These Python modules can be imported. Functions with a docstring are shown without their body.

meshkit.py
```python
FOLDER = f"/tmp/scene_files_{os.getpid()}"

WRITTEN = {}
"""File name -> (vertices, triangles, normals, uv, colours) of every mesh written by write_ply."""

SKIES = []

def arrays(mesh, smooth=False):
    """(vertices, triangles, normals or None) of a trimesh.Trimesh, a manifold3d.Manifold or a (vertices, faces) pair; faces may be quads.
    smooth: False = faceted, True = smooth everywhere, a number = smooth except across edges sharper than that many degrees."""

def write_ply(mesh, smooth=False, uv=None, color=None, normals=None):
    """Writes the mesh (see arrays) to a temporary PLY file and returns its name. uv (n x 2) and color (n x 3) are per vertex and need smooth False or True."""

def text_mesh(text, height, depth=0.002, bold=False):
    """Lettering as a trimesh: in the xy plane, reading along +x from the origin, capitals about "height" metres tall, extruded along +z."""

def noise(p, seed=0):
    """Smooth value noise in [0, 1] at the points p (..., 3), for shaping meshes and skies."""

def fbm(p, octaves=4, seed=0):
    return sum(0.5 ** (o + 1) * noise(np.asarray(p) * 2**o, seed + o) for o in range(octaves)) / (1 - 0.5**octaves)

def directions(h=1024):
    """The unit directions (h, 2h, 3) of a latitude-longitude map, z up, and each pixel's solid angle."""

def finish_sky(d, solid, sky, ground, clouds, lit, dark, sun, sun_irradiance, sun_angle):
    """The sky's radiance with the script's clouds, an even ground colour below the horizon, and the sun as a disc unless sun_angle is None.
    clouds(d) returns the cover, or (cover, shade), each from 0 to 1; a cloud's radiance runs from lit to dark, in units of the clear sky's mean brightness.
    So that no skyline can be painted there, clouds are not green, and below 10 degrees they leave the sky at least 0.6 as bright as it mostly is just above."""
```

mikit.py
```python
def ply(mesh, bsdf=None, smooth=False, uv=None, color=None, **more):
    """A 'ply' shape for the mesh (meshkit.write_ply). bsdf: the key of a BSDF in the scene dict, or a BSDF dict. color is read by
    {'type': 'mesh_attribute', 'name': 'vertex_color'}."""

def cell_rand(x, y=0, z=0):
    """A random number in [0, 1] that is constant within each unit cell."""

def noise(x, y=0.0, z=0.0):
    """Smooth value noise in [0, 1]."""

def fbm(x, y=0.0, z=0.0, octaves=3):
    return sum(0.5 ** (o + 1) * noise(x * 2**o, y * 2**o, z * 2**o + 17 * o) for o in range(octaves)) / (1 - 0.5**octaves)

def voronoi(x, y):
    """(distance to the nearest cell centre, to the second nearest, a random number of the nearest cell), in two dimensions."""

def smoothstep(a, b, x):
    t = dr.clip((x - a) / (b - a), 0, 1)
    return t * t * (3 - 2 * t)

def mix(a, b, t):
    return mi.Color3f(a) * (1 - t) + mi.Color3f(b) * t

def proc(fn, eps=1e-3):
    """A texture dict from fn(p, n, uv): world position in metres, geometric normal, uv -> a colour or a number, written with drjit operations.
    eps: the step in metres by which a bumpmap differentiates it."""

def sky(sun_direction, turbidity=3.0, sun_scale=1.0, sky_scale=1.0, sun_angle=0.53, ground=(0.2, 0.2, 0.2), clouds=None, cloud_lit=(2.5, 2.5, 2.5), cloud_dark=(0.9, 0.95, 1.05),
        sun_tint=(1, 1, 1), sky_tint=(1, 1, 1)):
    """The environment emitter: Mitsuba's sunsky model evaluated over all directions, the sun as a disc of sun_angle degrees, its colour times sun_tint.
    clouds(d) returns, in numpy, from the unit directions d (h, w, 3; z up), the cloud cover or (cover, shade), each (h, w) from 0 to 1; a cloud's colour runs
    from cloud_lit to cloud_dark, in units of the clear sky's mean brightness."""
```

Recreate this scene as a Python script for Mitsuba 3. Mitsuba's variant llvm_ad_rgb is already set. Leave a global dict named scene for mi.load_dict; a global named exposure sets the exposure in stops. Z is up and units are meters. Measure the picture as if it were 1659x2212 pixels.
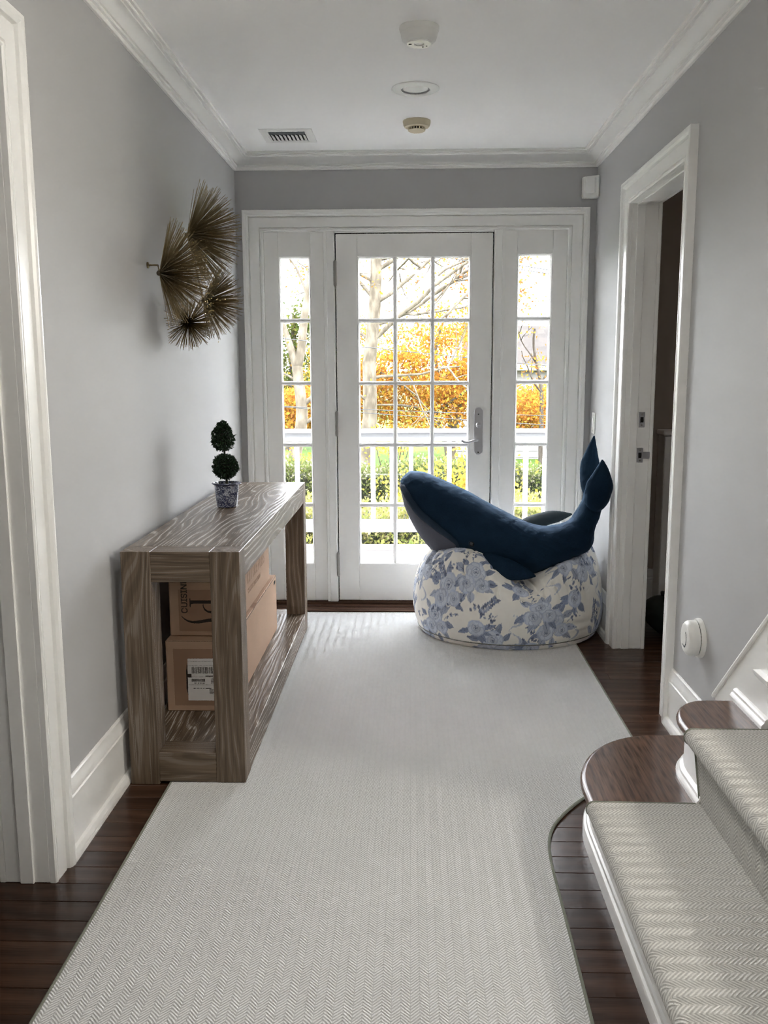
import math, random
import numpy as np, trimesh, drjit as dr, mitsuba as mi
import mikit, meshkit
from mikit import proc, noise, fbm, smoothstep, mix, cell_rand
from shapely.geometry import Polygon
from scipy.interpolate import CubicSpline

# ------------------------------------------------------------------ camera, sky, exposure
scene, labels = {}, {}
exposure = 8.15
PITCH, YAW, ROLL, CAM_Z, F_PX = 0.1562, -0.0300, -0.0038, 1.3586, 1940.8
_f = np.array([math.sin(YAW) * math.cos(PITCH), math.cos(YAW) * math.cos(PITCH), -math.sin(PITCH)])
_r = np.array([math.cos(YAW), -math.sin(YAW), 0.0])
_u = np.cross(_r, _f)
_up = -math.sin(ROLL) * _r + math.cos(ROLL) * _u
scene['camera'] = {'type': 'perspective', 'fov': math.degrees(2 * math.atan(1659 / 2 / F_PX)), 'fov_axis': 'x', 'near_clip': 0.05, 'far_clip': 500.0,
                   'to_world': mi.ScalarTransform4f().look_at(origin=[0, 0, CAM_Z], target=[float(_f[0]), float(_f[1]), float(CAM_Z + _f[2])], up=[float(v) for v in _up])}


def cloud_cover(d):
    c = meshkit.fbm(d * np.array([3.0, 3.0, 6.0]) + 4.0, 5, 3)
    cover = np.clip((c - 0.30) / 0.18, 0, 1) * 0.55 + 0.42
    shade = np.clip((meshkit.fbm(d * 4.0 + 9.0, 4, 8) - 0.5) * 1.2, 0, 1) * 0.5
    return cover, shade


SKY = 0.42
scene['sky'] = mikit.sky((0.35, -0.55, 0.75), turbidity=3.0, sun_scale=0.0, sky_scale=SKY, ground=(0.05, 0.053, 0.035), clouds=cloud_cover,
                         cloud_lit=(2.4, 2.42, 2.45), cloud_dark=(1.7, 1.78, 1.9), sky_tint=(1.15, 1.02, 0.92))
FILL_LAMP = (0.145, 0.138, 0.128)    # radiance of the added flush ceiling fill lamps, all out of view
FILL_PENDANT = (0.30, 0.28, 0.25) # radiance of the added fill globe in the stairwell, out of view
OUT = 0.36                  # tone of the garden's materials under the bright sky

# ------------------------------------------------------------------ helpers
_V = np.asarray


def cat(*ms):
    ms = [m for k in ms for m in (k if isinstance(k, (list, tuple)) else [k])]
    return trimesh.util.concatenate(ms)


def box(x0, x1, y0, y1, z0, z1, c=0.0):
    lo, hi = np.minimum([x0, y0, z0], [x1, y1, z1]), np.maximum([x0, y0, z0], [x1, y1, z1])
    c = min(c, 0.45 * float((hi - lo).min()))
    if c <= 0:
        m = trimesh.creation.box(hi - lo)
        m.apply_translation((lo + hi) / 2)
        return m
    p = []
    for s in np.ndindex(2, 2, 2):
        q = np.where(s, hi, lo)
        d = np.where(s, -c, c)
        for k in range(3):
            e = d.copy()
            e[k] = 0
            p.append(q + e)
    return trimesh.convex.convex_hull(np.array(p))


def hull(p):
    return trimesh.convex.convex_hull(np.asarray(p, float))


def tri(poly):
    v, f = trimesh.creation.triangulate_polygon(poly, engine='earcut')
    return np.asarray(v), np.asarray(f)


def sweep(profile, path, n, closed=False, caps=True):
    """profile (a, b): a along side = tangent x n (mitred at the corners), b along n."""
    prof, path, n = _V(profile, float), _V(path, float), _V(n, float)
    P, K = len(path), len(prof)
    seg = np.diff(np.vstack([path, path[:1]]) if closed else path, axis=0)
    seg /= np.linalg.norm(seg, axis=1, keepdims=True)
    sides = np.cross(seg, n)
    rings = []
    for i in range(P):
        if closed:
            a, b = sides[i - 1], sides[i % len(sides)]
        else:
            a, b = sides[max(i - 1, 0)], sides[min(i, len(sides) - 1)]
        m = (a + b) / (1 + a @ b)
        rings.append(path[i] + prof[:, :1] * m + prof[:, 1:] * n)
    v = np.vstack(rings)
    f = []
    R = P if closed else P - 1
    for i in range(R):
        j = (i + 1) % P
        for k in range(K):
            l = (k + 1) % K
            f += [[i * K + k, i * K + l, j * K + l], [i * K + k, j * K + l, j * K + k]]
    if caps and not closed:
        pv, pf = tri(Polygon(prof))
        o = len(v)
        v = np.vstack([v, path[0] + pv[:, :1] * sides[0] + pv[:, 1:] * n, path[-1] + pv[:, :1] * sides[-1] + pv[:, 1:] * n])
        f += (pf + o).tolist() + (pf[:, ::-1] + o + len(pv)).tolist()
    m = trimesh.Trimesh(v, np.array(f), process=False)
    m.fix_normals()
    return m


def tube(points, radii, sides=8, cap=True):
    p = _V(points, float)
    r = np.broadcast_to(_V(radii, float), (len(p),))
    t = np.gradient(p, axis=0)
    t /= np.linalg.norm(t, axis=1, keepdims=True) + 1e-12
    ref = np.array([0, 0, 1.0]) if abs(t[:, 2].mean()) < 0.8 else np.array([1.0, 0, 0])
    a = np.cross(t, ref)
    a /= np.linalg.norm(a, axis=1, keepdims=True) + 1e-12
    b = np.cross(t, a)
    ang = np.arange(sides) * 2 * np.pi / sides
    v = p[:, None] + r[:, None, None] * (np.cos(ang)[None, :, None] * a[:, None] + np.sin(ang)[None, :, None] * b[:, None])
    i, j = np.meshgrid(np.arange(len(p) - 1), np.arange(sides), indexing='ij')
    k = (j + 1) % sides
    q = np.stack([i * sides + j, i * sides + k, (i + 1) * sides + k, (i + 1) * sides + j], -1).reshape(-1, 4)
    f = np.vstack([q[:, [0, 2, 1]], q[:, [0, 3, 2]]])
    v = v.reshape(-1, 3)
    if cap:
        o = len(v)
        v = np.vstack([v, p[:1], p[-1:]])
        kk = np.arange(sides)
        f = np.vstack([f, np.stack([kk, (kk + 1) % sides, kk * 0 + o], 1), np.stack([(kk + 1) % sides + o - sides, kk + o - sides, kk * 0 + o + 1], 1)])
    return trimesh.Trimesh(v, f, process=False)


def lathe(rz, n=48, flip=False):
    """Revolved profile of (radius, z), from the axis to the axis for a closed solid."""
    rz = _V(rz, float)
    ang = np.arange(n) * 2 * np.pi / n
    v = np.stack([rz[:, None, 0] * np.cos(ang), rz[:, None, 0] * np.sin(ang), np.repeat(rz[:, 1:], n, 1)], -1).reshape(-1, 3)
    i, j = np.meshgrid(np.arange(len(rz) - 1), np.arange(n), indexing='ij')
    k = (j + 1) % n
    q = np.stack([i * n + j, i * n + k, (i + 1) * n + k, (i + 1) * n + j], -1).reshape(-1, 4)
    f = np.vstack([q[:, [0, 1, 2]], q[:, [0, 2, 3]]])
    m = trimesh.Trimesh(v, f)
    m.merge_vertices()
    m.update_faces(m.nondegenerate_faces())
    m.fix_normals()
    return m


def moved(m, t=(0, 0, 0), rot=None):
    m = m.copy()
    if rot is not None:
        M = np.eye(4)
        M[:3, :3] = rot
        m.apply_transform(M)
    m.apply_translation(t)
    return m


def rotm(axis, deg):
    return trimesh.transformations.rotation_matrix(math.radians(deg), axis)[:3, :3]


def spline(p, n):
    p = _V(p, float)
    t = np.concatenate([[0], np.cumsum(np.linalg.norm(np.diff(p, axis=0), axis=1))])
    return CubicSpline(t / t[-1], p, axis=0)(np.linspace(0, 1, n))


_count = {}


def key(name, parent=None):
    k = f'{parent}__{name}' if parent else name
    c = _count.get(k, 0)
    _count[k] = c + 1
    return k if c == 0 else f'{k}_{c:03d}'


def tag(k, label=None, category=None, group=None, kind=None):
    d = labels.setdefault(k, {})
    for a, b in (('label', label), ('category', category), ('group', group), ('kind', kind)):
        if b:
            d[a] = b
    return k


def thing(name, label, category=None, group=None, kind=None):
    return tag(key(name), label, category, group, kind)


def obj(name, mesh, bsdf, parent=None, smooth=False, label=None, kind=None, color=None, category=None, group=None, **kw):
    k = key(name, parent)
    scene[k] = mikit.ply(mesh, bsdf, smooth=smooth, color=color, **kw)
    if label or kind or category:
        tag(k, label, category, group, kind)
    return k


def copy_of(src, name, parent, to_world):
    k = key(name, parent)
    scene[k] = {**scene[src], 'to_world': to_world}
    return k


# ------------------------------------------------------------------ materials
def rgb(*c):
    return {'type': 'rgb', 'value': list(c if len(c) == 3 else c[0])}


def s2l(*c):
    c = np.array(c, float) / 255
    return [float(v) for v in np.where(c <= 0.04045, c / 12.92, ((c + 0.055) / 1.055) ** 2.4)]


def mat(k, color, rough=0.5, bump=None, bump_scale=1.0, spec=0.5, **kw):
    b = {'type': 'principled', 'base_color': rgb(color) if isinstance(color, (tuple, list)) else color, 'roughness': rough, 'specular': spec, **kw}
    if bump is not None:
        b = {'type': 'bumpmap', 'arbitrary': bump, 'scale': bump_scale, 'bsdf': b}
    scene[k] = {'type': 'twosided', 'bsdf': b}
    return k


def paint_fn(base, amount=0.03):
    def fn(p, n, uv):
        a = fbm(p.x * 1.7, p.y * 1.7, p.z * 1.7) - 0.5
        b = noise(p.x * 260, p.y * 260, p.z * 260) - 0.5
        return mi.Color3f(*base) * (1 + a * amount * 2 + b * 0.015)
    return fn


mat('m_wall', proc(paint_fn((0.44, 0.44, 0.441))), 0.62, spec=0.3)
mat('m_ceiling', proc(paint_fn((0.90, 0.90, 0.89), 0.02)), 0.75, spec=0.2)
mat('m_trim', (0.80, 0.797, 0.775), 0.28, spec=0.5)
mat('m_door_white', (0.80, 0.795, 0.77), 0.35, spec=0.5)
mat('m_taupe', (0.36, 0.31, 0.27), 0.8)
mat('m_dark', (0.01, 0.01, 0.01), 0.8)
mat('m_black', (0.004, 0.004, 0.004), 0.9)
mat('m_plastic', (0.78, 0.78, 0.75), 0.35)
mat('m_plastic_cream', (0.62, 0.55, 0.40), 0.4)
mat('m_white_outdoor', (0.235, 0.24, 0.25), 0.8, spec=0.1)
mat('m_steel', (0.52, 0.52, 0.54), 0.32, metallic=1.0)
mat('m_hinge', (0.30, 0.285, 0.27), 0.4, metallic=1.0)
mat('m_brass', (0.27, 0.205, 0.11), 0.34, metallic=1.0)
mat('m_gold', (0.62, 0.47, 0.22), 0.3, metallic=1.0)
mat('m_brass_dark', (0.10, 0.08, 0.055), 0.4, metallic=0.8)
scene['m_glass'] = {'type': 'thindielectric', 'int_ior': 1.5}
mat('m_grey_plastic', (0.36, 0.36, 0.36), 0.5)
mat('m_vent_dark', (0.10, 0.11, 0.115), 0.6)


def oak(along, across, up, dark, light, seed, ring=16.0, wob=2.6, pw=0.45, pf=520.0):
    def fn(p, n, uv):
        c = (p.x, p.y, p.z)
        a, b, h = c[along] + seed, c[across] + 0.31 * seed, c[up]
        w = fbm(a * 0.9, b * 3.0, h * 3.0) * wob + fbm(a * 4.0, b * 14.0, h * 14.0, 2) * 0.5
        r = 0.5 + 0.5 * dr.sin((b * ring + h * ring * 0.6 + w) * 6.2832)
        pores = noise(a * 22.0, b * pf, h * pf)
        big = fbm(a * 0.7, b * 2.0, h * 2.0)
        t = dr.clip((1 - pw) * r + pw * pores + (big - 0.5) * 0.7, 0, 1)
        return mix(dark, light, t)
    return fn


# dark stained floor boards in four tones
for i, (d, l) in enumerate([((0.020, 0.0085, 0.0045), (0.052, 0.023, 0.012)), ((0.025, 0.011, 0.006), (0.060, 0.028, 0.0155)),
                            ((0.016, 0.007, 0.004), (0.043, 0.0185, 0.010)), ((0.029, 0.0125, 0.0066), (0.068, 0.031, 0.017))]):
    mat(f'm_plank_{i}', proc(oak(0, 1, 2, d, l, 3.7 * i)), 0.24, spec=0.35, clearcoat=0.12, clearcoat_gloss=0.85)
mat('m_threshold', proc(oak(0, 1, 2, (0.022, 0.010, 0.006), (0.075, 0.038, 0.022), 9.1)), 0.75, spec=0.15)
mat('m_tread', proc(oak(1, 0, 2, (0.030, 0.0120, 0.0060), (0.130, 0.062, 0.032), 1.3, ring=40.0, wob=6.0, pw=0.72, pf=300.0)), 0.24, clearcoat=0.5, clearcoat_gloss=0.9)


def _rings(c, along, across, up, seed):
    a, b, h = c[along] + seed, c[across] + 0.37 * seed, c[up]
    a = a + dr.floor(b * 7.8) * 1.7
    knot = fbm(a * 1.0, b * 4.5, h * 4.5) - 0.5
    w = knot * 9.0 + (noise(b * 17.0 + h * 17.0, seed) - 0.5) * 3.0 + (fbm(a * 5.0, b * 26.0, h * 26.0, 2) - 0.5) * 0.8
    return a, b, h, b * 38.0 + h * 34.0 + w


def cerused(along, across, up, seed, filler):
    """Weathered brown-grey oak with pale filler in the open grain."""
    def fn(p, n, uv):
        a, b, h, t = _rings((p.x, p.y, p.z), along, across, up, seed)
        r = 0.5 + 0.5 * dr.sin(t * 6.2832)
        fine = noise(a * 14.0, b * 420.0, h * 420.0)
        mid = noise(a * 5.0, b * 120.0, h * 120.0)
        worn = fbm(a * 2.1 + 7.0, b * 8.0, h * 8.0)
        base = mix((0.062, 0.042, 0.027), (0.180, 0.132, 0.090), dr.clip(0.45 * fine + 0.30 * mid + 0.5 * worn - 0.12, 0, 1)) * (0.72 + 0.28 * smoothstep(0.0, 0.45, r))
        white = smoothstep(0.80, 1.0, r) * smoothstep(0.36, 0.64, fine * 0.45 + worn * 0.45 + mid * 0.2)
        white = dr.maximum(white, smoothstep(0.74, 0.95, fine) * 0.40)
        return mix(base, (0.46, 0.44, 0.41), white * filler)
    return fn


def cerused_height(along, across, up, seed):
    def fn(p, n, uv):
        a, b, h, t = _rings((p.x, p.y, p.z), along, across, up, seed)
        return 0.5 + 0.5 * dr.sin(t * 6.2832)
    return fn


mat('m_table_y', proc(cerused(1, 0, 2, 0.6, 0.85)), 0.36, bump=proc(cerused_height(1, 0, 2, 0.6)), bump_scale=0.0005, spec=0.5)
mat('m_table_z', proc(cerused(2, 0, 1, 2.9, 0.20)), 0.42, spec=0.45)
mat('m_table_x', proc(cerused(0, 2, 1, 5.1, 0.16)), 0.42, spec=0.45)


def herring(ax, bx, w, pitch):
    """Height of a herringbone weave: columns of width w along axis bx, slanted ribs of the given pitch."""
    def fn(p, n, uv):
        c = (p.x, p.y, p.z)
        a, b = c[ax] / w, c[bx]
        i = dr.floor(a)
        t = a - i
        odd = i - 2 * dr.floor(i * 0.5)
        s = dr.select(odd > 0.5, t, 1 - t)
        ph = b / pitch + s * w * 1.05 / pitch + (noise(c[0] * 40, c[1] * 40, c[2] * 40) - 0.5) * 0.5
        rib = 0.5 + 0.5 * dr.sin(ph * 6.2832)
        yarn = noise(c[0] * 420, c[1] * 420, c[2] * 420)
        edge = smoothstep(0.0, 0.10, dr.minimum(t, 1 - t))
        return dr.clip(rib * (0.55 + 0.45 * edge) * 0.80 + yarn * 0.30, 0, 1)
    return fn


def carpet_color(h, dark, light):
    def fn(p, n, uv):
        big = fbm(p.x * 2.2, p.y * 2.2, p.z * 2.2) - 0.5
        return mix(dark, light, h(p, n, uv)) * (1 + 0.16 * big)
    return fn


_hr, _hs, _hv = herring(0, 1, 0.0205, 0.0096), herring(1, 0, 0.0235, 0.0104), herring(1, 2, 0.0235, 0.0104)
mat('m_rug', proc(carpet_color(_hr, (0.34, 0.342, 0.335), (0.80, 0.805, 0.80))), 0.95, bump=proc(_hr, 6e-4), bump_scale=0.0028, spec=0.1)
mat('m_runner', proc(carpet_color(_hs, (0.36, 0.357, 0.335), (0.76, 0.755, 0.725))), 0.95, bump=proc(_hs, 6e-4), bump_scale=0.004, spec=0.1)
mat('m_runner_riser', proc(carpet_color(_hv, (0.36, 0.357, 0.33), (0.73, 0.725, 0.69))), 0.95, bump=proc(_hv, 6e-4), bump_scale=0.004, spec=0.1)
mat('m_binding', (0.20, 0.21, 0.175), 0.9, spec=0.1)


def card_fn(base):
    def fn(p, n, uv):
        f = fbm(p.x * 8, p.y * 8, p.z * 8) - 0.5
        g = noise(p.x * 60, p.y * 60, p.z * 900) - 0.5
        return mi.Color3f(*base) * (1 + 0.12 * f + 0.08 * g)
    return fn


mat('m_card', proc(card_fn((0.42, 0.285, 0.20))), 0.8, spec=0.2)
mat('m_card_print', (0.30, 0.185, 0.125), 0.8, spec=0.2)
mat('m_ink', (0.02, 0.012, 0.008), 0.7)
mat('m_paper', (0.72, 0.70, 0.68), 0.6)
mat('m_vcol', {'type': 'mesh_attribute', 'name': 'vertex_color'}, 0.75, spec=0.25, sheen=0.3)


def plush(base, hi):
    def fn(p, n, uv):
        f = fbm(p.x * 9, p.y * 9, p.z * 9)
        g = noise(p.x * 300, p.y * 300, p.z * 300)
        return mix(base, hi, dr.clip(f * 0.7 + g * 0.3, 0, 1))
    return fn


def plush_bump(p, n, uv):
    return fbm(p.x * 26 + p.z * 9, p.y * 20, p.z * 34 - p.x * 12, 4)


mat('m_whale', proc(plush((0.002, 0.010, 0.024), (0.008, 0.027, 0.052))), 0.8, bump=proc(plush_bump, 2e-3), bump_scale=0.012, spec=0.12, sheen=0.35, sheen_tint=0.7)
mat('m_whale_jaw', proc(plush((0.066, 0.071, 0.092), (0.098, 0.105, 0.132))), 0.85, spec=0.2, sheen=0.7)
mat('m_whale_piping', (0.006, 0.020, 0.040), 0.85, sheen=0.3)
mat('m_whale_far_fin', (0.010, 0.024, 0.030), 0.85, sheen=0.3)
mat('m_eye', (0.006, 0.008, 0.012), 0.12, clearcoat=1.0)
mat('m_seam', (0.17, 0.175, 0.165), 0.85)


def pot_fn(p, n, uv):
    k = 330.0
    f = fbm(p.x * k, p.y * k, p.z * k, 2)
    g = fbm(p.x * 60 + 3, p.y * 60, p.z * 60, 2)
    t = smoothstep(0.40, 0.52, f * 0.75 + g * 0.25) * smoothstep(0.905, 0.895, p.z)
    return mix((0.50, 0.52, 0.58), (0.012, 0.016, 0.07), t)


mat('m_pot', proc(pot_fn), 0.12, clearcoat=1.0, clearcoat_gloss=0.95)
mat('m_pot_rim', (0.015, 0.018, 0.05), 0.2)
mat('m_topiary', {'type': 'mesh_attribute', 'name': 'vertex_color'}, 0.55, spec=0.3)
mat('m_soil', (0.012, 0.012, 0.008), 0.95)
mat('m_stem', (0.030, 0.030, 0.018), 0.8)


def bark_fn(base, hi):
    def fn(p, n, uv):
        f = fbm(p.x * 14, p.y * 14, p.z * 5, 4)
        return mix(base, hi, smoothstep(0.25, 0.8, f))
    return fn


mat('m_bark', proc(bark_fn((0.062, 0.053, 0.040), (0.13, 0.114, 0.09))), 0.9, spec=0.1)
mat('m_bark_dark', proc(bark_fn((0.032, 0.027, 0.022), (0.06, 0.052, 0.044))), 0.9, spec=0.1)
scene['m_leaf'] = {'type': 'principledthin', 'base_color': {'type': 'mesh_attribute', 'name': 'vertex_color'}, 'roughness': 0.6, 'diff_trans': 0.9, 'spec_trans': 0.0, 'eta': 1.3}


def lawn_fn(p, n, uv):
    f = fbm(p.x * 0.5, p.y * 0.25, 0, 3)  # darker green patches put the tree shadows on the grass into the colour
    g = noise(p.x * 9, p.y * 9)
    return 0.6 * OUT * mix((0.10, 0.20, 0.030), (0.26, 0.42, 0.085), dr.clip(smoothstep(0.3, 0.65, f) * 0.8 + g * 0.25, 0, 1))


mat('m_lawn', proc(lawn_fn), 0.95, spec=0.1)


def deck_fn(p, n, uv):
    f = noise(p.x * 5, p.y * 160)
    g = fbm(p.x * 0.9, p.y * 9, 0)
    return 0.20 * mix((0.40, 0.37, 0.36), (0.62, 0.59, 0.58), dr.clip(0.5 * f + 0.6 * g, 0, 1))


scene['m_deck'] = {'type': 'twosided', 'bsdf': {'type': 'diffuse', 'reflectance': proc(deck_fn)}}


def shingle_fn(p, n, uv):
    r = dr.floor(p.z * 8)
    c = cell_rand(dr.floor(p.x * 5 + r * 0.37), r, 3)
    return 0.13 * OUT * mix((0.18, 0.125, 0.095), (0.38, 0.29, 0.23), c)


mat('m_shingle', proc(shingle_fn), 0.9)
mat('m_siding', (0.16, 0.16, 0.157), 0.6)
mat('m_wire', (0.03, 0.032, 0.036), 0.6)
mat('m_brick', (0.09, 0.052, 0.04), 0.9)
mat('m_bag', (0.010, 0.017, 0.017), 0.5)

# ------------------------------------------------------------------ the room shell
XL, XR, YF, CEIL = -0.967, 1.010, 5.117, 2.522
LX = XL - 0.122          # far side of the left wall
RX = XR + 0.122
L_OPEN = (1.20, 2.205)   # doorway in the left wall
R_OPEN = (3.452, 4.300)  # doorway in the right wall
HEAD = 2.108
STAIR = (1.20, 2.415)    # stairwell in y

obj('wall_left', cat(box(LX, XL, L_OPEN[1] + 0.021, YF + 0.17, 0, CEIL + 0.05), box(LX, XL, L_OPEN[0] - 0.021, L_OPEN[1] + 0.021, HEAD + 0.021, CEIL + 0.05), box(LX, XL, -1.75, L_OPEN[0] - 0.021, 0, CEIL + 0.05)),
    'm_wall', label='long pale grey painted wall on the left, behind the console table', kind='structure')
obj('wall_right', cat(box(XR, RX, R_OPEN[1] + 0.021, YF + 0.02, 0, CEIL + 0.05), box(XR, RX, R_OPEN[0] - 0.021, R_OPEN[1] + 0.021, HEAD + 0.021, CEIL + 0.05), box(XR, RX, STAIR[1], R_OPEN[0] - 0.021, 0, CEIL + 0.05),
                      box(XR, RX, -1.75, STAIR[0], 0, CEIL + 0.05), box(XR, RX, STAIR[0], STAIR[1], CEIL - 0.03, CEIL + 0.05)),
    'm_wall', label='pale grey painted wall on the right with the open doorway', kind='structure')
obj('wall_far', cat(box(XL - 0.2, -0.822, YF, YF + 0.17, 0, CEIL + 0.05), box(0.866, 2.75, YF, YF + 0.17, 0, CEIL + 0.05), box(-0.822, 0.866, YF, YF + 0.17, 2.125, CEIL + 0.05)),
    'm_wall', label='end wall around the glazed entrance door', kind='structure')
obj('wall_near', box(-1.1, 1.15, -1.75, -1.63, 0, CEIL + 0.05), 'm_wall', label='wall of the hall opposite the glazed door', kind='structure')
obj('ceiling', cat(box(-3.3, RX, -1.75, YF + 0.17, CEIL, CEIL + 0.10), box(RX, 2.75, STAIR[1], YF + 0.17, CEIL, CEIL + 0.10)),
    'm_ceiling', label='white painted ceiling of the hallway', kind='structure')

# neighbouring rooms
obj('wall_side_room', cat(box(-3.3, LX, 3.1, 3.2, 0, CEIL), box(-3.3, LX, -1.75, -1.65, 0, CEIL), box(-3.4, -3.3, -1.75, 3.2, 0, CEIL)),
    'm_wall', label='walls of the room beyond the left doorway', kind='structure')
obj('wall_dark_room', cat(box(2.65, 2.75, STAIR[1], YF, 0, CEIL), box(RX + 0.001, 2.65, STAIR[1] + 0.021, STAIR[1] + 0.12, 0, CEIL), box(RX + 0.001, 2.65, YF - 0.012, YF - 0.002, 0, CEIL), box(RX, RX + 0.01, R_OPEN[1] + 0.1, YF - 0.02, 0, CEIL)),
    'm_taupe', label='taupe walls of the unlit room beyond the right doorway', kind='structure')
obj('wall_stairwell', cat(box(RX, 3.6, STAIR[0] - 0.12, STAIR[0], 0, 4.7), box(RX, 3.6, STAIR[1], STAIR[1] + 0.11, CEIL, 4.7), box(RX, 3.6, STAIR[1], STAIR[1] + 0.02, 0, CEIL),
                         box(3.6, 3.72, STAIR[0] - 0.12, STAIR[1] + 0.12, 0, 4.7), box(XR, 3.72, STAIR[0] - 0.12, STAIR[1] + 0.12, 4.7, 4.8), box(XR, RX, STAIR[0], STAIR[1], CEIL, 4.7)),
    'm_wall', label='walls of the stairwell on the right', kind='structure')

# floor: sub-floor and single boards
fl = obj('floor', cat(box(-3.3, RX, -1.75, YF + 0.17, -0.12, -0.016), box(RX, 2.75, STAIR[1], YF + 0.17, -0.12, -0.016), box(RX, 3.72, STAIR[0] - .12, STAIR[1], -0.12, -0.016)),
         'm_plank_2', label='dark stained strip wood floor', kind='structure')
rng = random.Random(5)
PW = 0.0825
rows = int((YF - 0.72) / PW)
for r in range(rows + 1):
    y0 = 0.72 + r * PW
    y1 = min(y0 + PW - 0.0009, YF - 0.157)
    if y1 - y0 < 0.02:
        continue
    x, xe = LX + 0.0, RX
    if y0 < L_OPEN[1]:
        x = -1.9
    if y0 > R_OPEN[0] - 0.1 and y1 < R_OPEN[1] + 0.1:
        xe = 1.75
    while x < xe - 0.02:
        ln = rng.uniform(0.7, 1.5)
        x1 = min(x + ln, xe)
        if xe - x1 < 0.25:
            x1 = xe
        obj('plank', box(x, x1 - 0.0009, y0, y1, -0.016, rng.uniform(-0.0005, 0.0), 0.0014), f'm_plank_{rng.randrange(4)}', fl)
        x = x1
obj('threshold', sweep([(0, -0.014), (0, 0.006), (0.012, 0.010), (0.060, 0.010), (0.064, 0.006), (0.068, 0.012), (0.120, 0.013), (0.124, 0.009), (0.128, 0.022), (0.16, 0.024), (0.40, 0.024), (0.40, -0.014)], [(0.87, YF - 0.155, 0), (-0.83, YF - 0.155, 0)], (0, 0, 1)),
    'm_threshold', fl, label='dark wooden threshold strip under the glazed door')

# ------------------------------------------------------------------ trim: crown, casings, baseboards
CR = [(0, 0), (0.088, 0), (0.088, -0.009), (0.078, -0.010), (0.078, -0.014), (0.080, -0.017), (0.078, -0.021), (0.068, -0.022), (0.066, -0.026), (0.058, -0.029), (0.048, -0.034), (0.038, -0.042), (0.031, -0.051), (0.028, -0.058), (0.020, -0.058),
      (0.020, -0.062), (0.023, -0.065), (0.021, -0.069), (0.011, -0.070), (0.011, -0.079), (0.009, -0.082), (0, -0.082)]
obj('trim_1', sweep(CR, [(XL, -1.63, CEIL), (XL, YF, CEIL), (XR, YF, CEIL), (XR, -1.63, CEIL)], (0, 0, 1)), 'm_trim', smooth=35,
    label='white crown moulding around the top of the hallway walls', kind='structure')

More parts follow.
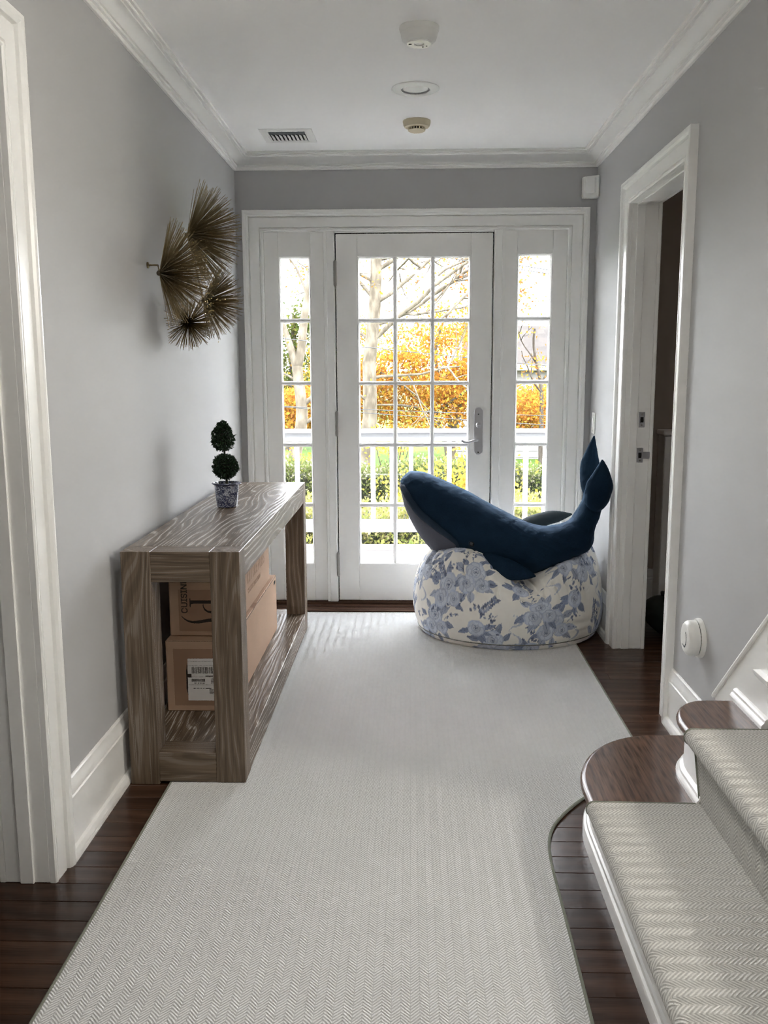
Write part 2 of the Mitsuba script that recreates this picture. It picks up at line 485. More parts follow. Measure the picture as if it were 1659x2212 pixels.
CASE = [(0, 0), (0, 0.014), (0.004, 0.018), (0.009, 0.018), (0.0115, 0.011), (0.0145, 0.011), (0.017, 0.017), (0.066, 0.019), (0.0685, 0.013), (0.072, 0.013), (0.075, 0.025), (0.083, 0.031),
        (0.091, 0.033), (0.098, 0.033), (0.101, 0.030), (0.101, 0)]


def door_casing(name, n, x, ya, yb, head, label):
    # ya: first jamb travelled upwards
    obj(name, sweep(CASE, [(x, ya, 0), (x, ya, head), (x, yb, head), (x, yb, 0)], n), 'm_trim', label=label, kind='structure')


door_casing('trim_2', (1, 0, 0), XL, L_OPEN[1], L_OPEN[0], HEAD, 'white moulded casing around the left doorway')
door_casing('trim_3', (-1, 0, 0), XR, R_OPEN[0], R_OPEN[1], HEAD, 'white moulded casing around the right doorway')
door_casing('trim_4', (-1, 0, 0), LX, L_OPEN[0], L_OPEN[1], HEAD, 'white casing on the room side of the left doorway')
door_casing('trim_5', (1, 0, 0), RX, R_OPEN[1], R_OPEN[0], HEAD, 'white casing on the room side of the right doorway')
FC = [(0, -0.01), (0, 0.012), (0.005, 0.016), (0.012, 0.016), (0.0145, 0.004), (0.018, 0.004), (0.021, 0.015), (0.071, 0.017), (0.0735, 0.005), (0.077, 0.005), (0.080, 0.022), (0.087, 0.027),
      (0.094, 0.027), (0.098, 0.029), (0.110, 0.029), (0.112, 0.026), (0.112, 0)]
obj('trim_6', sweep(FC, [(0.860, YF, 0), (0.860, YF, 2.117), (-0.816, YF, 2.117), (-0.816, YF, 0)], (0, -1, 0)), 'm_trim', smooth=25,
    label='wide white casing around the entrance door and its sidelights', kind='structure')


def jamb(name, x0, x1, ya, yb, label, shift=0.0):
    """Lining of a doorway through a wall: jambs, head and a door stop."""
    t = 0.02
    xm = (x0 + x1) / 2 + shift
    s = 0.019
    d = 0.007
    obj(name, cat(box(x0, x1, ya - t, ya, 0, HEAD + t, 0.002), box(x0, x1, yb, yb + t, 0, HEAD + t, 0.002), box(x0, x1, ya, yb, HEAD, HEAD + t, 0.002),
                  box(xm - s, xm + s, ya, ya + d, 0, HEAD, 0.002), box(xm - s, xm + s, yb - d, yb, 0, HEAD, 0.002), box(xm - s, xm + s, ya, yb, HEAD - d, HEAD, 0.002)),
        'm_trim', label=label, kind='structure')


jamb('trim_7', LX, XL, L_OPEN[0], L_OPEN[1], 'white lining of the left doorway')
jamb('trim_8', XR, RX, R_OPEN[0], R_OPEN[1], 'white lining of the right doorway', -0.018)

BASE = [(0, 0), (0.0145, 0), (0.0145, 0.165), (0.018, 0.168), (0.018, 0.174), (0.014, 0.177), (0.016, 0.186), (0.0135, 0.200), (0.008, 0.211), (0.0075, 0.220), (0.004, 0.224), (0, 0.225)]
SHOE = [(0.0145, 0), (0.033, 0), (0.033, 0.010), (0.030, 0.019), (0.0235, 0.0275), (0.0145, 0.031)]


def baseboard(name, a, b, label):
    obj(name, cat(sweep(BASE, [a, b], (0, 0, 1)), sweep(SHOE, [a, b], (0, 0, 1))), 'm_trim', smooth=30, label=label, kind='structure')


baseboard('baseboard_left', (XL, L_OPEN[1] + 0.101, 0), (XL, YF, 0), 'tall white baseboard along the left wall')
baseboard('baseboard_right', (XR, R_OPEN[0] - 0.101, 0), (XR, STAIR[1] + 0.3, 0), 'white baseboard between the right doorway and the stairs')
baseboard('baseboard_corner', (XR, YF, 0), (XR, R_OPEN[1] + 0.101, 0), 'white baseboard behind the bean bag')
baseboard('baseboard_dark_room', (RX, YF - 0.012, 0), (2.65, YF - 0.012, 0), 'white baseboard in the unlit room')

# ------------------------------------------------------------------ glazed door, sidelights
YD = YF + 0.004                      # room face of the door


def glazed(parent, x0, x1, z0, z1, gx0, gx1, gz0, gz1, cols, rows_):
    c = 0.0035
    y0, y1 = YD, YD + 0.045
    obj('stile', box(x0, gx0, y0, y1, z0, z1, c), 'm_door_white', parent)
    obj('stile', box(gx1, x1, y0, y1, z0, z1, c), 'm_door_white', parent)
    obj('rail', box(gx0, gx1, y0 + 0.0006, y1 - 0.0006, gz1, z1 - 0.0004, 0.001), 'm_door_white', parent)
    obj('rail', box(gx0, gx1, y0 + 0.0006, y1 - 0.0006, z0 + 0.0004, gz0, 0.001), 'm_door_white', parent)
    # sloped glazing bead round the opening
    B = [(0, 0), (0, 0.0), (-0.010, -0.012), (-0.012, -0.032), (0, -0.036)]
    path = [(gx0, y0 + 0.001, gz0), (gx0, y0 + 0.001, gz1), (gx1, y0 + 0.001, gz1), (gx1, y0 + 0.001, gz0)]
    obj('glazing_bead', sweep([(0, 0), (-0.004, -0.001), (-0.011, -0.010), (-0.011, -0.030), (0, -0.034)], path[::-1], (0, -1, 0), closed=True), 'm_trim', parent)
    mw = 0.0115
    xs = [gx0 + (gx1 - gx0) * i / cols for i in range(cols + 1)]
    zs = [gz0 + (gz1 - gz0) * i / rows_ for i in range(rows_ + 1)]
    def bar(a, b):
        # moulded glazing bar with a rounded nose on both faces
        P = [(-mw, -0.006), (-mw * 0.45, 0.0), (mw * 0.45, 0.0), (mw, -0.006), (mw, -0.030), (mw * 0.45, -0.036), (-mw * 0.45, -0.036), (-mw, -0.030)]
        return sweep(P, [a, b], (0, -1, 0))
    for x in xs[1:-1]:
        obj('muntin', bar((x, y0 + 0.004, gz0), (x, y0 + 0.004, gz1)), 'm_trim', parent)
    for z in zs[1:-1]:
        obj('muntin', bar((gx0, y0 + 0.0043, z), (gx1, y0 + 0.0043, z)), 'm_trim', parent)
    for i in range(cols):
        for j in range(rows_):
            v = np.array([[xs[i], 0, zs[j]], [xs[i + 1], 0, zs[j]], [xs[i + 1], 0, zs[j + 1]], [xs[i], 0, zs[j + 1]]]) + [0, y0 + 0.022, 0]
            obj('pane', (v, np.array([[0, 1, 2], [0, 2, 3]])), 'm_glass', parent)


DX0, DX1 = -0.416, 0.452
d1 = thing('door_1', 'white glazed entrance door with three by five panes', kind='structure')
glazed(d1, DX0, DX1, 0.028, 2.104, -0.297, 0.331, 0.243, 1.984, 3, 5)
w1 = thing('window_1', 'narrow five-pane sidelight left of the entrance door', kind='structure')
glazed(w1, -0.816, -0.482, 0.026, 2.117, -0.735, -0.558, 0.243, 1.986, 1, 5)
w2 = thing('window_2', 'narrow five-pane sidelight right of the entrance door', kind='structure')
glazed(w2, 0.516, 0.860, 0.026, 2.117, 0.587, 0.779, 0.243, 1.991, 1, 5)
MU = [(-0.030, 0), (-0.030, 0.010), (-0.024, 0.014), (0.012, 0.014), (0.016, 0.009), (0.029, 0.009), (0.029, -0.05), (-0.030, -0.05)]
obj('trim_9', cat(sweep([(-a, b) for a, b in MU][::-1], [(-0.4525, YF, 0.024), (-0.4525, YF, 2.117)], (0, -1, 0)), box(-0.482, -0.4235, YF + 0.05, YF + 0.16, 0.024, 2.117)), 'm_trim', smooth=25,
    label='white mullion post between the left sidelight and the door', kind='structure')
obj('trim_12', box(-0.4235, 0.4595, YF - 0.003, YF + 0.019, 2.1085, 2.13, 0.002), 'm_trim', label='white head strip above the entrance door', kind='structure')
obj('trim_10', cat(sweep(MU, [(0.4885, YF, 0.024), (0.4885, YF, 2.117)], (0, -1, 0)), box(0.4595, 0.5175, YF + 0.05, YF + 0.16, 0.024, 2.117)), 'm_trim', smooth=25,
    label='white mullion post between the door and the right sidelight', kind='structure')
obj('trim_11', cat(box(-0.424, 0.460, YF + 0.053, YF + 0.16, 2.092, 2.13), box(-0.424, -0.402, YF + 0.053, YF + 0.16, 0.024, 2.11), box(0.438, 0.460, YF + 0.053, YF + 0.16, 0.024, 2.11), box(-0.424, 0.460, YF + 0.02, YF + 0.055, 2.1085, 2.13)), 'm_black',
    label='dark weatherstrip in the gap around the entrance door', kind='structure')
for z in (1.955, 1.127, 0.312):
    h = thing('_x', '') if False else None
    k = obj('hinge', cat(tube([(-0.4195, YF - 0.016, z - 0.131), (-0.4195, YF - 0.016, z)], 0.0088, 10), tube([(-0.4195, YF - 0.016, z - 0.137), (-0.4195, YF - 0.016, z + 0.006)], 0.005, 8),
                         box(-0.4335, -0.4195, YF - 0.013, YF - 0.004, z - 0.126, z - 0.005, 0.001)), 'm_hinge', d1, smooth=40, label='satin metal door hinge')
# handle set
hs = obj('handle_plate', sweep([(0, 0), (0, 0.0055), (-0.003, 0.0085), (-0.02, 0.009), (-0.02, 0)], [(0.3825 + 0.0255 * math.cos(a), YD, (1.126 if math.sin(a) >= 0 else 0.910) + 0.0265 * math.sin(a)) for a in np.linspace(0, 2 * np.pi, 41)[:-1]], (0, -1, 0), closed=True), 'm_steel', d1, smooth=40,
         label='satin steel handle plate with rounded ends')
plate = Polygon([(0.3825 + 0.022 * math.cos(a), (1.126 if math.sin(a) >= 0 else 0.910) + 0.022 * math.sin(a)) for a in np.linspace(0, 2 * np.pi, 41)[:-1]])
pv, pf = tri(plate)
obj('plate_face', (np.stack([pv[:, 0], pv[:, 0] * 0 + YD - 0.0088, pv[:, 1]], 1), pf), 'm_steel', hs)
lev = spline([(0.374, YD - 0.010, 0.968), (0.374, YD - 0.045, 0.969), (0.366, YD - 0.058, 0.969), (0.345, YD - 0.060, 0.964), (0.318, YD - 0.058, 0.9575), (0.300, YD - 0.056, 0.960), (0.286, YD - 0.054, 0.968)], 26)
obj('lever', tube(lev, np.linspace(0.0095, 0.006, 26), 12), 'm_steel', hs, smooth=True, label='curved lever handle')
obj('thumb_turn', cat(moved(lathe([(0, 0), (0.016, 0), (0.016, 0.006), (0.013, 0.010), (0, 0.010)], 24), (0.384, YD - 0.008, 1.052), rotm([1, 0, 0], 90)), box(0.370, 0.398, YD - 0.032, YD - 0.016, 1.048, 1.056, 0.003)), 'm_steel', hs, smooth=30)
for z in (1.113, 0.898):
    obj('screw', moved(lathe([(0, 0), (0.004, 0), (0.003, 0.002), (0, 0.002)], 12), (0.383, YD - 0.0085, z), rotm([1, 0, 0], 90)), 'm_dark', hs)
obj('strike_plate', box(0.4525, 0.4605, YF - 0.004, YF + 0.012, 0.985, 1.076, 0.001), 'm_hinge', d1)

# strike plates on the far jamb of the right doorway
yj = R_OPEN[1] - 0.0005


def strike(x0, x1, z0, z1, lip, label):
    st = thing('strike_plate', label, 'strike plate')
    parts = [box(x0, x1, yj - 0.0025, yj, z0, z1, 0.0006)]
    if lip:
        parts.append(hull([(x, y, z) for x in (x1 - 0.003, RX + 0.004) for y in (yj - 0.0025, yj - 0.0008) for z in (z0 + 0.019, z1 - 0.019)]))
    obj('plate', cat(parts), 'm_steel', st)
    xm, zm = (x0 + x1) / 2, (z0 + z1) / 2
    obj('latch_hole', box(xm - 0.0075, xm + 0.0075, yj - 0.0032, yj - 0.001, zm - 0.0125, zm + 0.0125), 'm_black', st)
    for z in (z0 + 0.011, z1 - 0.011):
        obj('screw', moved(lathe([(0, 0), (0.0042, 0), (0.003, 0.0013), (0, 0.0013)], 12), (xm, yj - 0.0023, z), rotm([1, 0, 0], 90)), 'm_hinge', st)


strike(1.078, 1.107, 1.088, 1.160, False, 'upper flat metal strike plate on the right doorway lining')
strike(1.075, 1.104, 0.920, 0.991, True, 'lower metal strike plate with a lip on the right doorway lining')

def flush_fill_lamp(x, y, label, dim=1.0):  # added lamp out of view that gives the rooms fill light
    t = thing('added_fill_lamp', label, 'lamp')
    obj('base', moved(lathe([(0, 0), (0.20, 0), (0.20, -0.025), (0, -0.025)], 40), (x, y, CEIL)), 'm_trim', t)
    k = key('shade', t)
    scene[k] = mikit.ply(moved(lathe([(0, -0.025), (0.19, -0.025), (0.188, -0.030), (0.17, -0.036), (0.09, -0.040), (0, -0.041)], 32), (x, y, CEIL)), 'm_trim', smooth=True)
    scene[k]['emitter'] = {'type': 'area', 'radiance': rgb([v * dim for v in FILL_LAMP])}


flush_fill_lamp(0.0, 1.55, 'added unseen round fill lamp on the hall ceiling beside the stairwell')
flush_fill_lamp(0.0, -0.5, 'added unseen round fill lamp on the hall ceiling farthest from the glazed door', 0.65)
flush_fill_lamp(2.15, 3.1, 'dim unseen fill lamp added on the ceiling of the room beyond the right doorway', 0.16)  # added to brighten the taupe walls seen through the doorway
pe = thing('added_fill_pendant', 'added unseen fill globe hanging as a pendant in the stairwell', 'lamp')  # added out of view to fill the left wall, floor and ceiling
obj('cord', tube([(2.40, 1.80, 2.17), (2.40, 1.80, 4.70)], 0.004, 6), 'm_dark', pe)
obj('holder', moved(lathe([(0, 0), (0.03, 0), (0.03, 0.05), (0, 0.055)], 20), (2.40, 1.80, 2.155)), 'm_brass', pe, smooth=30)
k = key('globe', pe)
scene[k] = mikit.ply(moved(trimesh.creation.icosphere(3, 0.16), (2.40, 1.80, 2.00)), 'm_trim', smooth=True)
scene[k]['emitter'] = {'type': 'area', 'radiance': rgb(FILL_PENDANT)}

# ------------------------------------------------------------------ stairs
H1, H2, RISE = 0.180, 0.360, 0.180
YS = STAIR[0]


def bull(x0, cx, a, cy, b, n=18, xe=XR - 0.001):
    """Outline of a bullnosed tread: straight front edge at x0, an elliptic corner, then back along +x."""
    p = [(x0, YS)]
    for t in np.linspace(0, np.pi / 2, n):
        p.append((cx - a * math.cos(t), cy + b * math.sin(t)))
    p.append((xe, cy + b))
    p.append((xe, YS))
    return Polygon(p)


def tread_mesh(poly, z1, th=0.030):
    pts = []
    for k in range(7):
        a = math.pi * k / 6
        off = (th / 2) * (1 - math.sin(a))
        z = z1 - th / 2 + th / 2 * math.cos(a)
        q = poly.buffer(-off, join_style=2) if off > 1e-5 else poly
        pts += [(x, y, z) for x, y in np.asarray(q.exterior.coords)]
    return hull(pts)


stairs = thing('staircase', 'staircase at the lower right with dark oak treads and white risers', 'staircase')
o1 = bull(0.492, 0.800, 0.308, 2.415, 0.405)
o2 = bull(0.772, 0.900, 0.128, 2.470, 0.190)
obj('tread', tread_mesh(o1, H1), 'm_tread', stairs, smooth=35)
obj('tread', tread_mesh(o2, H2), 'm_tread', stairs, smooth=35)


def riser_path(poly, inset, z):
    q = poly.buffer(-inset, join_style=1)
    c = [p for p in np.asarray(q.exterior.coords)[:-1]]
    c = np.array(c)
    # order: from the near front corner along the front to the wall end
    i0 = int(np.argmin(c[:, 0] + c[:, 1] * 0.5))
    c = np.roll(c, -i0, axis=0)
    if c[1, 1] < c[0, 1] + 1e-9:
        c = np.roll(c[::-1], 1, axis=0)
    keep = [p for p in c if not (p[0] > poly.bounds[2] - inset - 0.02 and p[1] < poly.bounds[3] - inset - 0.02)]
    keep[0] = np.array([keep[0][0], YS])
    keep[-1] = np.array([poly.bounds[2], keep[-1][1]])
    return [(float(x), float(y), z) for x, y in keep]


COVE = [(0, 0), (-0.020, 0), (-0.0205, 0.010), (-0.017, 0.016), (-0.0125, 0.020), (-0.011, 0.027), (-0.006, 0.031), (0, 0.033)]
r1 = riser_path(o1, 0.028, 0.0)
r2 = riser_path(o2, 0.026, H1)
obj('riser', sweep([(0, 0), (0, H1 - 0.029), (0.018, H1 - 0.029), (0.018, 0)], r1, (0, 0, 1)), 'm_trim', stairs, smooth=30, label='white curved riser')
obj('riser', sweep([(0, 0), (0, RISE - 0.029), (0.018, RISE - 0.029), (0.018, 0)], r2, (0, 0, 1)), 'm_trim', stairs, smooth=30, label='white curved riser')
BM = [(0, 0), (-0.017, 0), (-0.017, 0.034), (-0.014, 0.040), (-0.008, 0.043), (-0.006, 0.050), (0, 0.052)]
obj('base_moulding', sweep(BM, r1, (0, 0, 1)), 'm_trim', stairs, smooth=30)
obj('base_moulding', sweep(COVE, [(r2[0][0], 2.318, H1)] + r2[1:], (0, 0, 1)), 'm_trim', stairs, smooth=30)
obj('base_moulding', sweep(COVE, [(XR - 0.009, STAIR[1] + 0.004, H2), (XR - 0.009, 2.672, H2)], (0, 0, 1)), 'm_trim', stairs, smooth=30)
# third riser flush with the wall and the steps beyond it
for i in range(3, 11):
    x = XR + 0.022 + (i - 3) * 0.262
    z = RISE * i
    y1 = 2.66 if i == 3 else STAIR[1]
    obj('riser', box(x - 0.012, x + 0.02, YS, STAIR[1], z - RISE, z - 0.03), 'm_trim', stairs)
    obj('tread', box(x - 0.03, x + 0.262, YS, STAIR[1], z - 0.03, z, 0.012), 'm_tread', stairs)
# white skirt panel with a sloped cap on the right wall
zy = lambda y: 0.294 + (2.857 - y) * 0.935
obj('skirt_panel', hull([(x, y, z) for x in (XR - 0.009, XR) for y, z in ((2.85, 0.02), (2.85, zy(2.85)), (2.42, zy(2.42)), (2.42, 0.02))]), 'm_trim', stairs, label='white skirt panel with a sloping top edge')
obj('skirt_cap', sweep([(-0.001, 0.0), (-0.001, 0.014), (0.006, 0.016), (0.016, 0.011), (0.016, 0.0)], [(XR - 0.002, 2.42, zy(2.42)), (XR - 0.002, 2.86, zy(2.86))], (-1, 0, 0)), 'm_trim', stairs, smooth=30)
obj('cove', sweep([(0, 0), (-0.022, 0), (-0.021, -0.010), (-0.014, -0.020), (-0.004, -0.028), (0, -0.030)], [(XR - 0.009, STAIR[1] - 0.02, RISE * 3 - 0.03), (XR - 0.009, 2.50, RISE * 3 - 0.03)], (0, 0, 1)), 'm_trim', stairs, smooth=30)

# runner: carpet strip wrapped over the two lowest steps
run = thing('stair_runner', 'grey beige herringbone runner wrapped over the stairs', 'stair runner')
T = 0.008


def strip(points, y0, y1, y0b=None, y1b=None):
    """Carpet of thickness T on the polyline of (x, z), between y0 and y1."""
    p = _V(points, float)
    t = np.gradient(p, axis=0)
    t /= np.linalg.norm(t, axis=1, keepdims=True)
    nn = np.stack([-t[:, 1], t[:, 0]], 1)
    q = p + nn * T
    out = []
    ya = np.linspace(y0, y0 if y0b is None else y0b, len(p))
    yb = np.linspace(y1, y1 if y1b is None else y1b, len(p))
    v, f = [], []
    for i in range(len(p)):
        v += [(p[i, 0], ya[i], p[i, 1]), (q[i, 0], ya[i], q[i, 1]), (q[i, 0], yb[i], q[i, 1]), (p[i, 0], yb[i], p[i, 1])]
    for i in range(len(p) - 1):
        for k in range(4):
            a, b = i * 4 + k, i * 4 + (k + 1) % 4
            f += [[a, b, b + 4], [a, b + 4, a + 4]]
    n = len(v)
    f += [[0, 2, 1], [0, 3, 2], [n - 4, n - 3, n - 2], [n - 4, n - 2, n - 1]]
    m = trimesh.Trimesh(np.array(v), np.array(f), process=False)
    m.fix_normals()
    return m


def nose(x, z, th=0.030):
    return [(x + th / 2 - (th / 2) * math.sin(a), z - th / 2 - (th / 2) * math.cos(a)) for a in np.linspace(0.15, math.pi * 0.98, 12)]


R1Y, R2Y = 2.335, 2.405
xr2 = 0.772 + 0.026
xr3 = XR + 0.010
obj('tread_cover', strip([(0.515, H1 - 0.0302)] + nose(0.492, H1) + [(x, H1) for x in np.linspace(0.53, xr2 - 0.006, 8)], YS, R1Y, None, R1Y - 0.015), 'm_runner', run, smooth=40)
obj('riser_cover', strip([(xr2 - 0.001, z) for z in np.linspace(H1 + 0.002, H2 - 0.032, 6)], YS, R1Y - 0.015, None, R2Y - 0.02), 'm_runner_riser', run, smooth=40)
obj('tread_cover', strip([(0.795, H2 - 0.0302)] + nose(0.772, H2) + [(x, H2) for x in np.linspace(0.80, xr3 - 0.006, 8)], YS, R2Y), 'm_runner', run, smooth=40)
obj('riser_cover', strip([(xr3 - 0.001, z) for z in np.linspace(H2 + 0.002, H2 + RISE - 0.032, 6)], YS, STAIR[1] - 0.025), 'm_runner_riser', run, smooth=40)
bd = [(x, R1Y - 0.015 * i / 24, z) for i, (x, z) in enumerate([(0.515, H1 - 0.038)] + [(0.492 + 0.015 - 0.021 * math.sin(a), H1 - 0.015 - 0.021 * math.cos(a)) for a in np.linspace(0.2, math.pi, 12)] + [(x, H1 + 0.005) for x in np.linspace(0.53, xr2 - 0.012, 8)])]
bd += [(xr2 - 0.008, R1Y - 0.015 + (R2Y - R1Y - 0.005) * t, H1 + 0.01 + (RISE - 0.042) * t) for t in np.linspace(0, 1, 6)]
obj('binding', tube(bd, 0.0048, 8), 'm_binding', run, smooth=True, label='dark green grey edge binding')
bd = [(x, R2Y, z) for x, z in [(0.795, H2 - 0.038)] + [(0.772 + 0.015 - 0.021 * math.sin(a), H2 - 0.015 - 0.021 * math.cos(a)) for a in np.linspace(0.2, math.pi, 12)] + [(x, H2 + 0.005) for x in np.linspace(0.81, xr3 - 0.012, 8)]]
obj('binding', tube(bd, 0.0048, 8), 'm_binding', run, smooth=True, label='dark green grey edge binding')
obj('binding', tube([(xr3 - 0.009, STAIR[1] - 0.025, H2 + 0.008), (xr3 - 0.009, STAIR[1] - 0.025, H2 + RISE - 0.03)], 0.0048, 8), 'm_binding', run, smooth=True, label='dark green grey edge binding')

for i in range(3, 9):
    x, z = XR + 0.022 + (i - 3) * 0.262, RISE * i
    obj('tread_cover', strip([(x - 0.008, z - 0.0302)] + nose(x - 0.03, z) + [(q, z) for q in np.linspace(x, x + 0.244, 6)], YS, STAIR[1] - 0.10), 'm_runner', run, smooth=40)
    obj('riser_cover', strip([(x + 0.249, q) for q in np.linspace(z + 0.002, z + RISE - 0.032, 6)], YS, STAIR[1] - 0.10), 'm_runner_riser', run, smooth=40)

# ------------------------------------------------------------------ rug
arc = spline([(0.825, 3.10), (0.800, 2.985), (0.735, 2.895), (0.655, 2.815), (0.571, 2.733), (0.482, 2.620), (0.420, 2.505), (0.397, 2.400), (0.390, 2.270)], 40)
outline = [(-0.797, 0.62), (-0.797, 4.925)] + [(0.825, 4.93)] + [(float(x), float(y)) for x, y in arc] + [(0.386, 1.95), (0.380, 1.62), (0.376, 0.62)]
rug = thing('runner_rug', 'long pale grey herringbone rug with a cutout around the bottom step', 'rug')
pile = trimesh.creation.extrude_polygon(Polygon(outline).buffer(-0.004), 0.0075, engine='earcut')
obj('pile', moved(pile, (0, 0, 0.0005)), 'm_rug', rug)
ring = np.array([(x, y, 0.0048) for x, y in outline])
seg = []
for i in range(len(ring)):
    a, b = ring[i], ring[(i + 1) % len(ring)]
    seg += [a + (b - a) * t for t in np.linspace(0, 1, max(2, int(np.linalg.norm(b - a) / 0.06) + 1))[:-1]]
obj('binding', tube(seg + seg[:1], 0.0047, 8, cap=False), 'm_binding', rug, smooth=True, label='grey green edge binding')

# ------------------------------------------------------------------ console table
TX0, TX1, TY0, TY1, TZ = -0.929, -0.546, 2.790, 4.605, 0.790
LW = 0.096
tb = thing('console_table', 'long weathered oak console table against the left wall', 'console table')
c = 0.0016
obj('tabletop', box(TX0 + 0.0005, TX1 - 0.0005, TY0 + LW, TY1 - LW, TZ - 0.100, TZ, c), 'm_table_y', tb, label='grained top with white-filled grain')
obj('top_end', box(TX0 + LW, TX1 - LW, TY0 + 0.0008, TY0 + LW, TZ - 0.1005, TZ - 0.0004, c), 'm_table_x', tb)
obj('top_end', box(TX0 + LW, TX1 - LW, TY1 - LW, TY1 - 0.0008, TZ - 0.1005, TZ - 0.0004, c), 'm_table_x', tb)
for x0, x1, z0 in ((TX0, TX0 + LW, 0.0), (TX1 - LW, TX1, 0.0095)):
    for y0, y1 in ((TY0, TY0 + LW), (TY1 - LW, TY1)):
        obj('leg', box(x0, x1, y0, y1, z0, TZ - 0.0002, c), 'm_table_z', tb)
obj('shelf', box(TX0 + 0.001, TX1 - 0.001, TY0 + LW, TY1 - LW, 0.0105, 0.112, c), 'm_table_y', tb, label='thick lower shelf')
obj('stretcher', box(TX0 + LW, TX1 - LW, TY0 + 0.0012, TY0 + LW, 0.0105, 0.1115, c), 'm_table_x', tb)
obj('stretcher', box(TX0 + LW, TX1 - LW, TY1 - LW, TY1 - 0.0012, 0.0105, 0.1115, c), 'm_table_x', tb)

# ------------------------------------------------------------------ cardboard boxes on the shelf


def flat_text(text, h, origin, right, up, out, bold=True):
    m = meshkit.text_mesh(text, h, 0.0006, bold)
    R = np.stack([_V(right, float), _V(up, float), _V(out, float)], 1)
    M = np.eye(4)
    M[:3, :3] = R
    M[:3, 3] = origin
    m.apply_transform(M)
    return m


def bar2(x0, x1, z0, z1, y):
    return box(x0, x1, y - 0.0006, y, z0, z1)


def carton(name, label, x0, x1, y0, y1, z0, z1):
    t = thing(name, label, 'cardboard box')
    body = box(x0, x1, y0, y1, z0, z1, 0.004)
    obj('body', body, 'm_card', t)
    obj('seam', cat(box(x0 + 0.004, x1 - 0.004, (y0), (y0 + 0.0002), z1 - 0.003, z1 - 0.002), box(x1 - 0.0002, x1 + 0.0004, y0 + 0.01, y1 - 0.01, z1 - 0.0035, z1 - 0.0015)), 'm_ink', t)
    return t


lb = carton('cardboard_box', 'lower long cardboard box with a white shipping label on its end, on the table shelf', -0.900, -0.652, 3.156, 4.235, 0.1125, 0.384)
obj('printed_panel', bar2(-0.872, -0.68, 0.135, 0.352, 3.1562), 'm_card_print', lb)
lab = obj('shipping_label', hull([(x, y, z) for y in (3.1545, 3.1553) for x, z in ((-0.8195, 0.315), (-0.8215, 0.155), (-0.716, 0.155), (-0.714, 0.316))]), 'm_paper', lb, label='white shipping label with two barcodes')
rng = random.Random(8)
bars = []
x = -0.805
while x < -0.722:
    w = rng.choice([0.0011, 0.0016, 0.0026, 0.0032])
    bars.append(bar2(x, x + w, 0.259, 0.284, 3.1545))
    x += w + rng.choice([0.0012, 0.002, 0.003])
x = -0.808
while x < -0.758:
    w = rng.choice([0.0012, 0.002, 0.003])
    bars.append(bar2(x, x + w, 0.2275, 0.238, 3.1545))
    x += w + rng.choice([0.0011, 0.0016])
for z in (0.2885, 0.2455, 0.2145, 0.305):
    bars.append(bar2(-0.8185, -0.7165, z, z + 0.0007, 3.1545))
bars.append(bar2(-0.8215, -0.8065, 0.2435, 0.2575, 3.1545))
x = -0.797
for w in (0.006, 0.002, 0.004, 0.003, 0.003, 0.005):
    bars.append(bar2(x, x + w, 0.2205, 0.2235, 3.1545))
    x += w + 0.003
x = -0.801
for w in (0.009, 0.009, 0.005, 0.005, 0.022):
    bars.append(bar2(x, x + w, 0.2005, 0.2030, 3.1545))
    x += w + 0.004
for i in range(6):
    bars.append(bar2(-0.742, -0.742 + rng.uniform(0.012, 0.022), 0.197 - 0.0032 * i, 0.1985 - 0.0032 * i, 3.1545))
for i in range(7):
    bars.append(bar2(-0.735, -0.735 + rng.uniform(0.010, 0.014), 0.240 - 0.0032 * i, 0.2415 - 0.0032 * i, 3.1545))
bars.append(bar2(-0.754, -0.727, 0.2475, 0.2512, 3.1545))
obj('barcode_print', cat(bars), 'm_ink', lab)
obj('printed_mark', hull([(x, y, z) for y in (3.1553, 3.156) for x, z in ((-0.8215, 0.30), (-0.826, 0.27), (-0.827, 0.20), (-0.8205, 0.17))]), 'm_ink', lb)
obj('hand_hole', box(-0.6522, -0.6508, 4.16, 4.20, 0.350, 0.366, 0.0005), 'm_black', lb)
obj('tape', box(-0.700, -0.6512, 3.62, 3.70, 0.3835, 0.3847), 'm_card_print', lb)

ub = carton('cardboard_box', 'upper cardboard box with large printed letters, stacked on the lower box under the tabletop', -0.893, -0.667, 3.205, 4.130, 0.3855, 0.662)
obj('printed_panel', bar2(-0.858, -0.69, 0.405, 0.563, 3.2052), 'm_card_print', ub)
yy = 3.2046
mark = [bar2(-0.815, -0.70, 0.5105, 0.5225, yy), bar2(-0.8165, -0.8125, 0.497, 0.530, yy), hull([(x, y, z) for y in (yy, yy - 0.0006) for x, z in ((-0.815, 0.5225), (-0.815, 0.507), (-0.800, 0.5105), (-0.80, 0.5225))])]


def swoosh(pts, w):
    pts = spline(pts, 18)
    d = np.gradient(pts, axis=0)
    d /= np.linalg.norm(d, axis=1, keepdims=True)
    nn = np.stack([-d[:, 1], d[:, 0]], 1) * np.interp(np.linspace(0, 1, 18), np.linspace(0, 1, len(w)), w)[:, None] / 2
    pol = np.vstack([pts + nn, (pts - nn)[::-1]])
    m = trimesh.creation.extrude_polygon(Polygon(pol).buffer(0), 0.0006, engine='earcut')
    return trimesh.Trimesh(np.stack([m.vertices[:, 0], yy - m.vertices[:, 2], m.vertices[:, 1]], 1), m.faces)


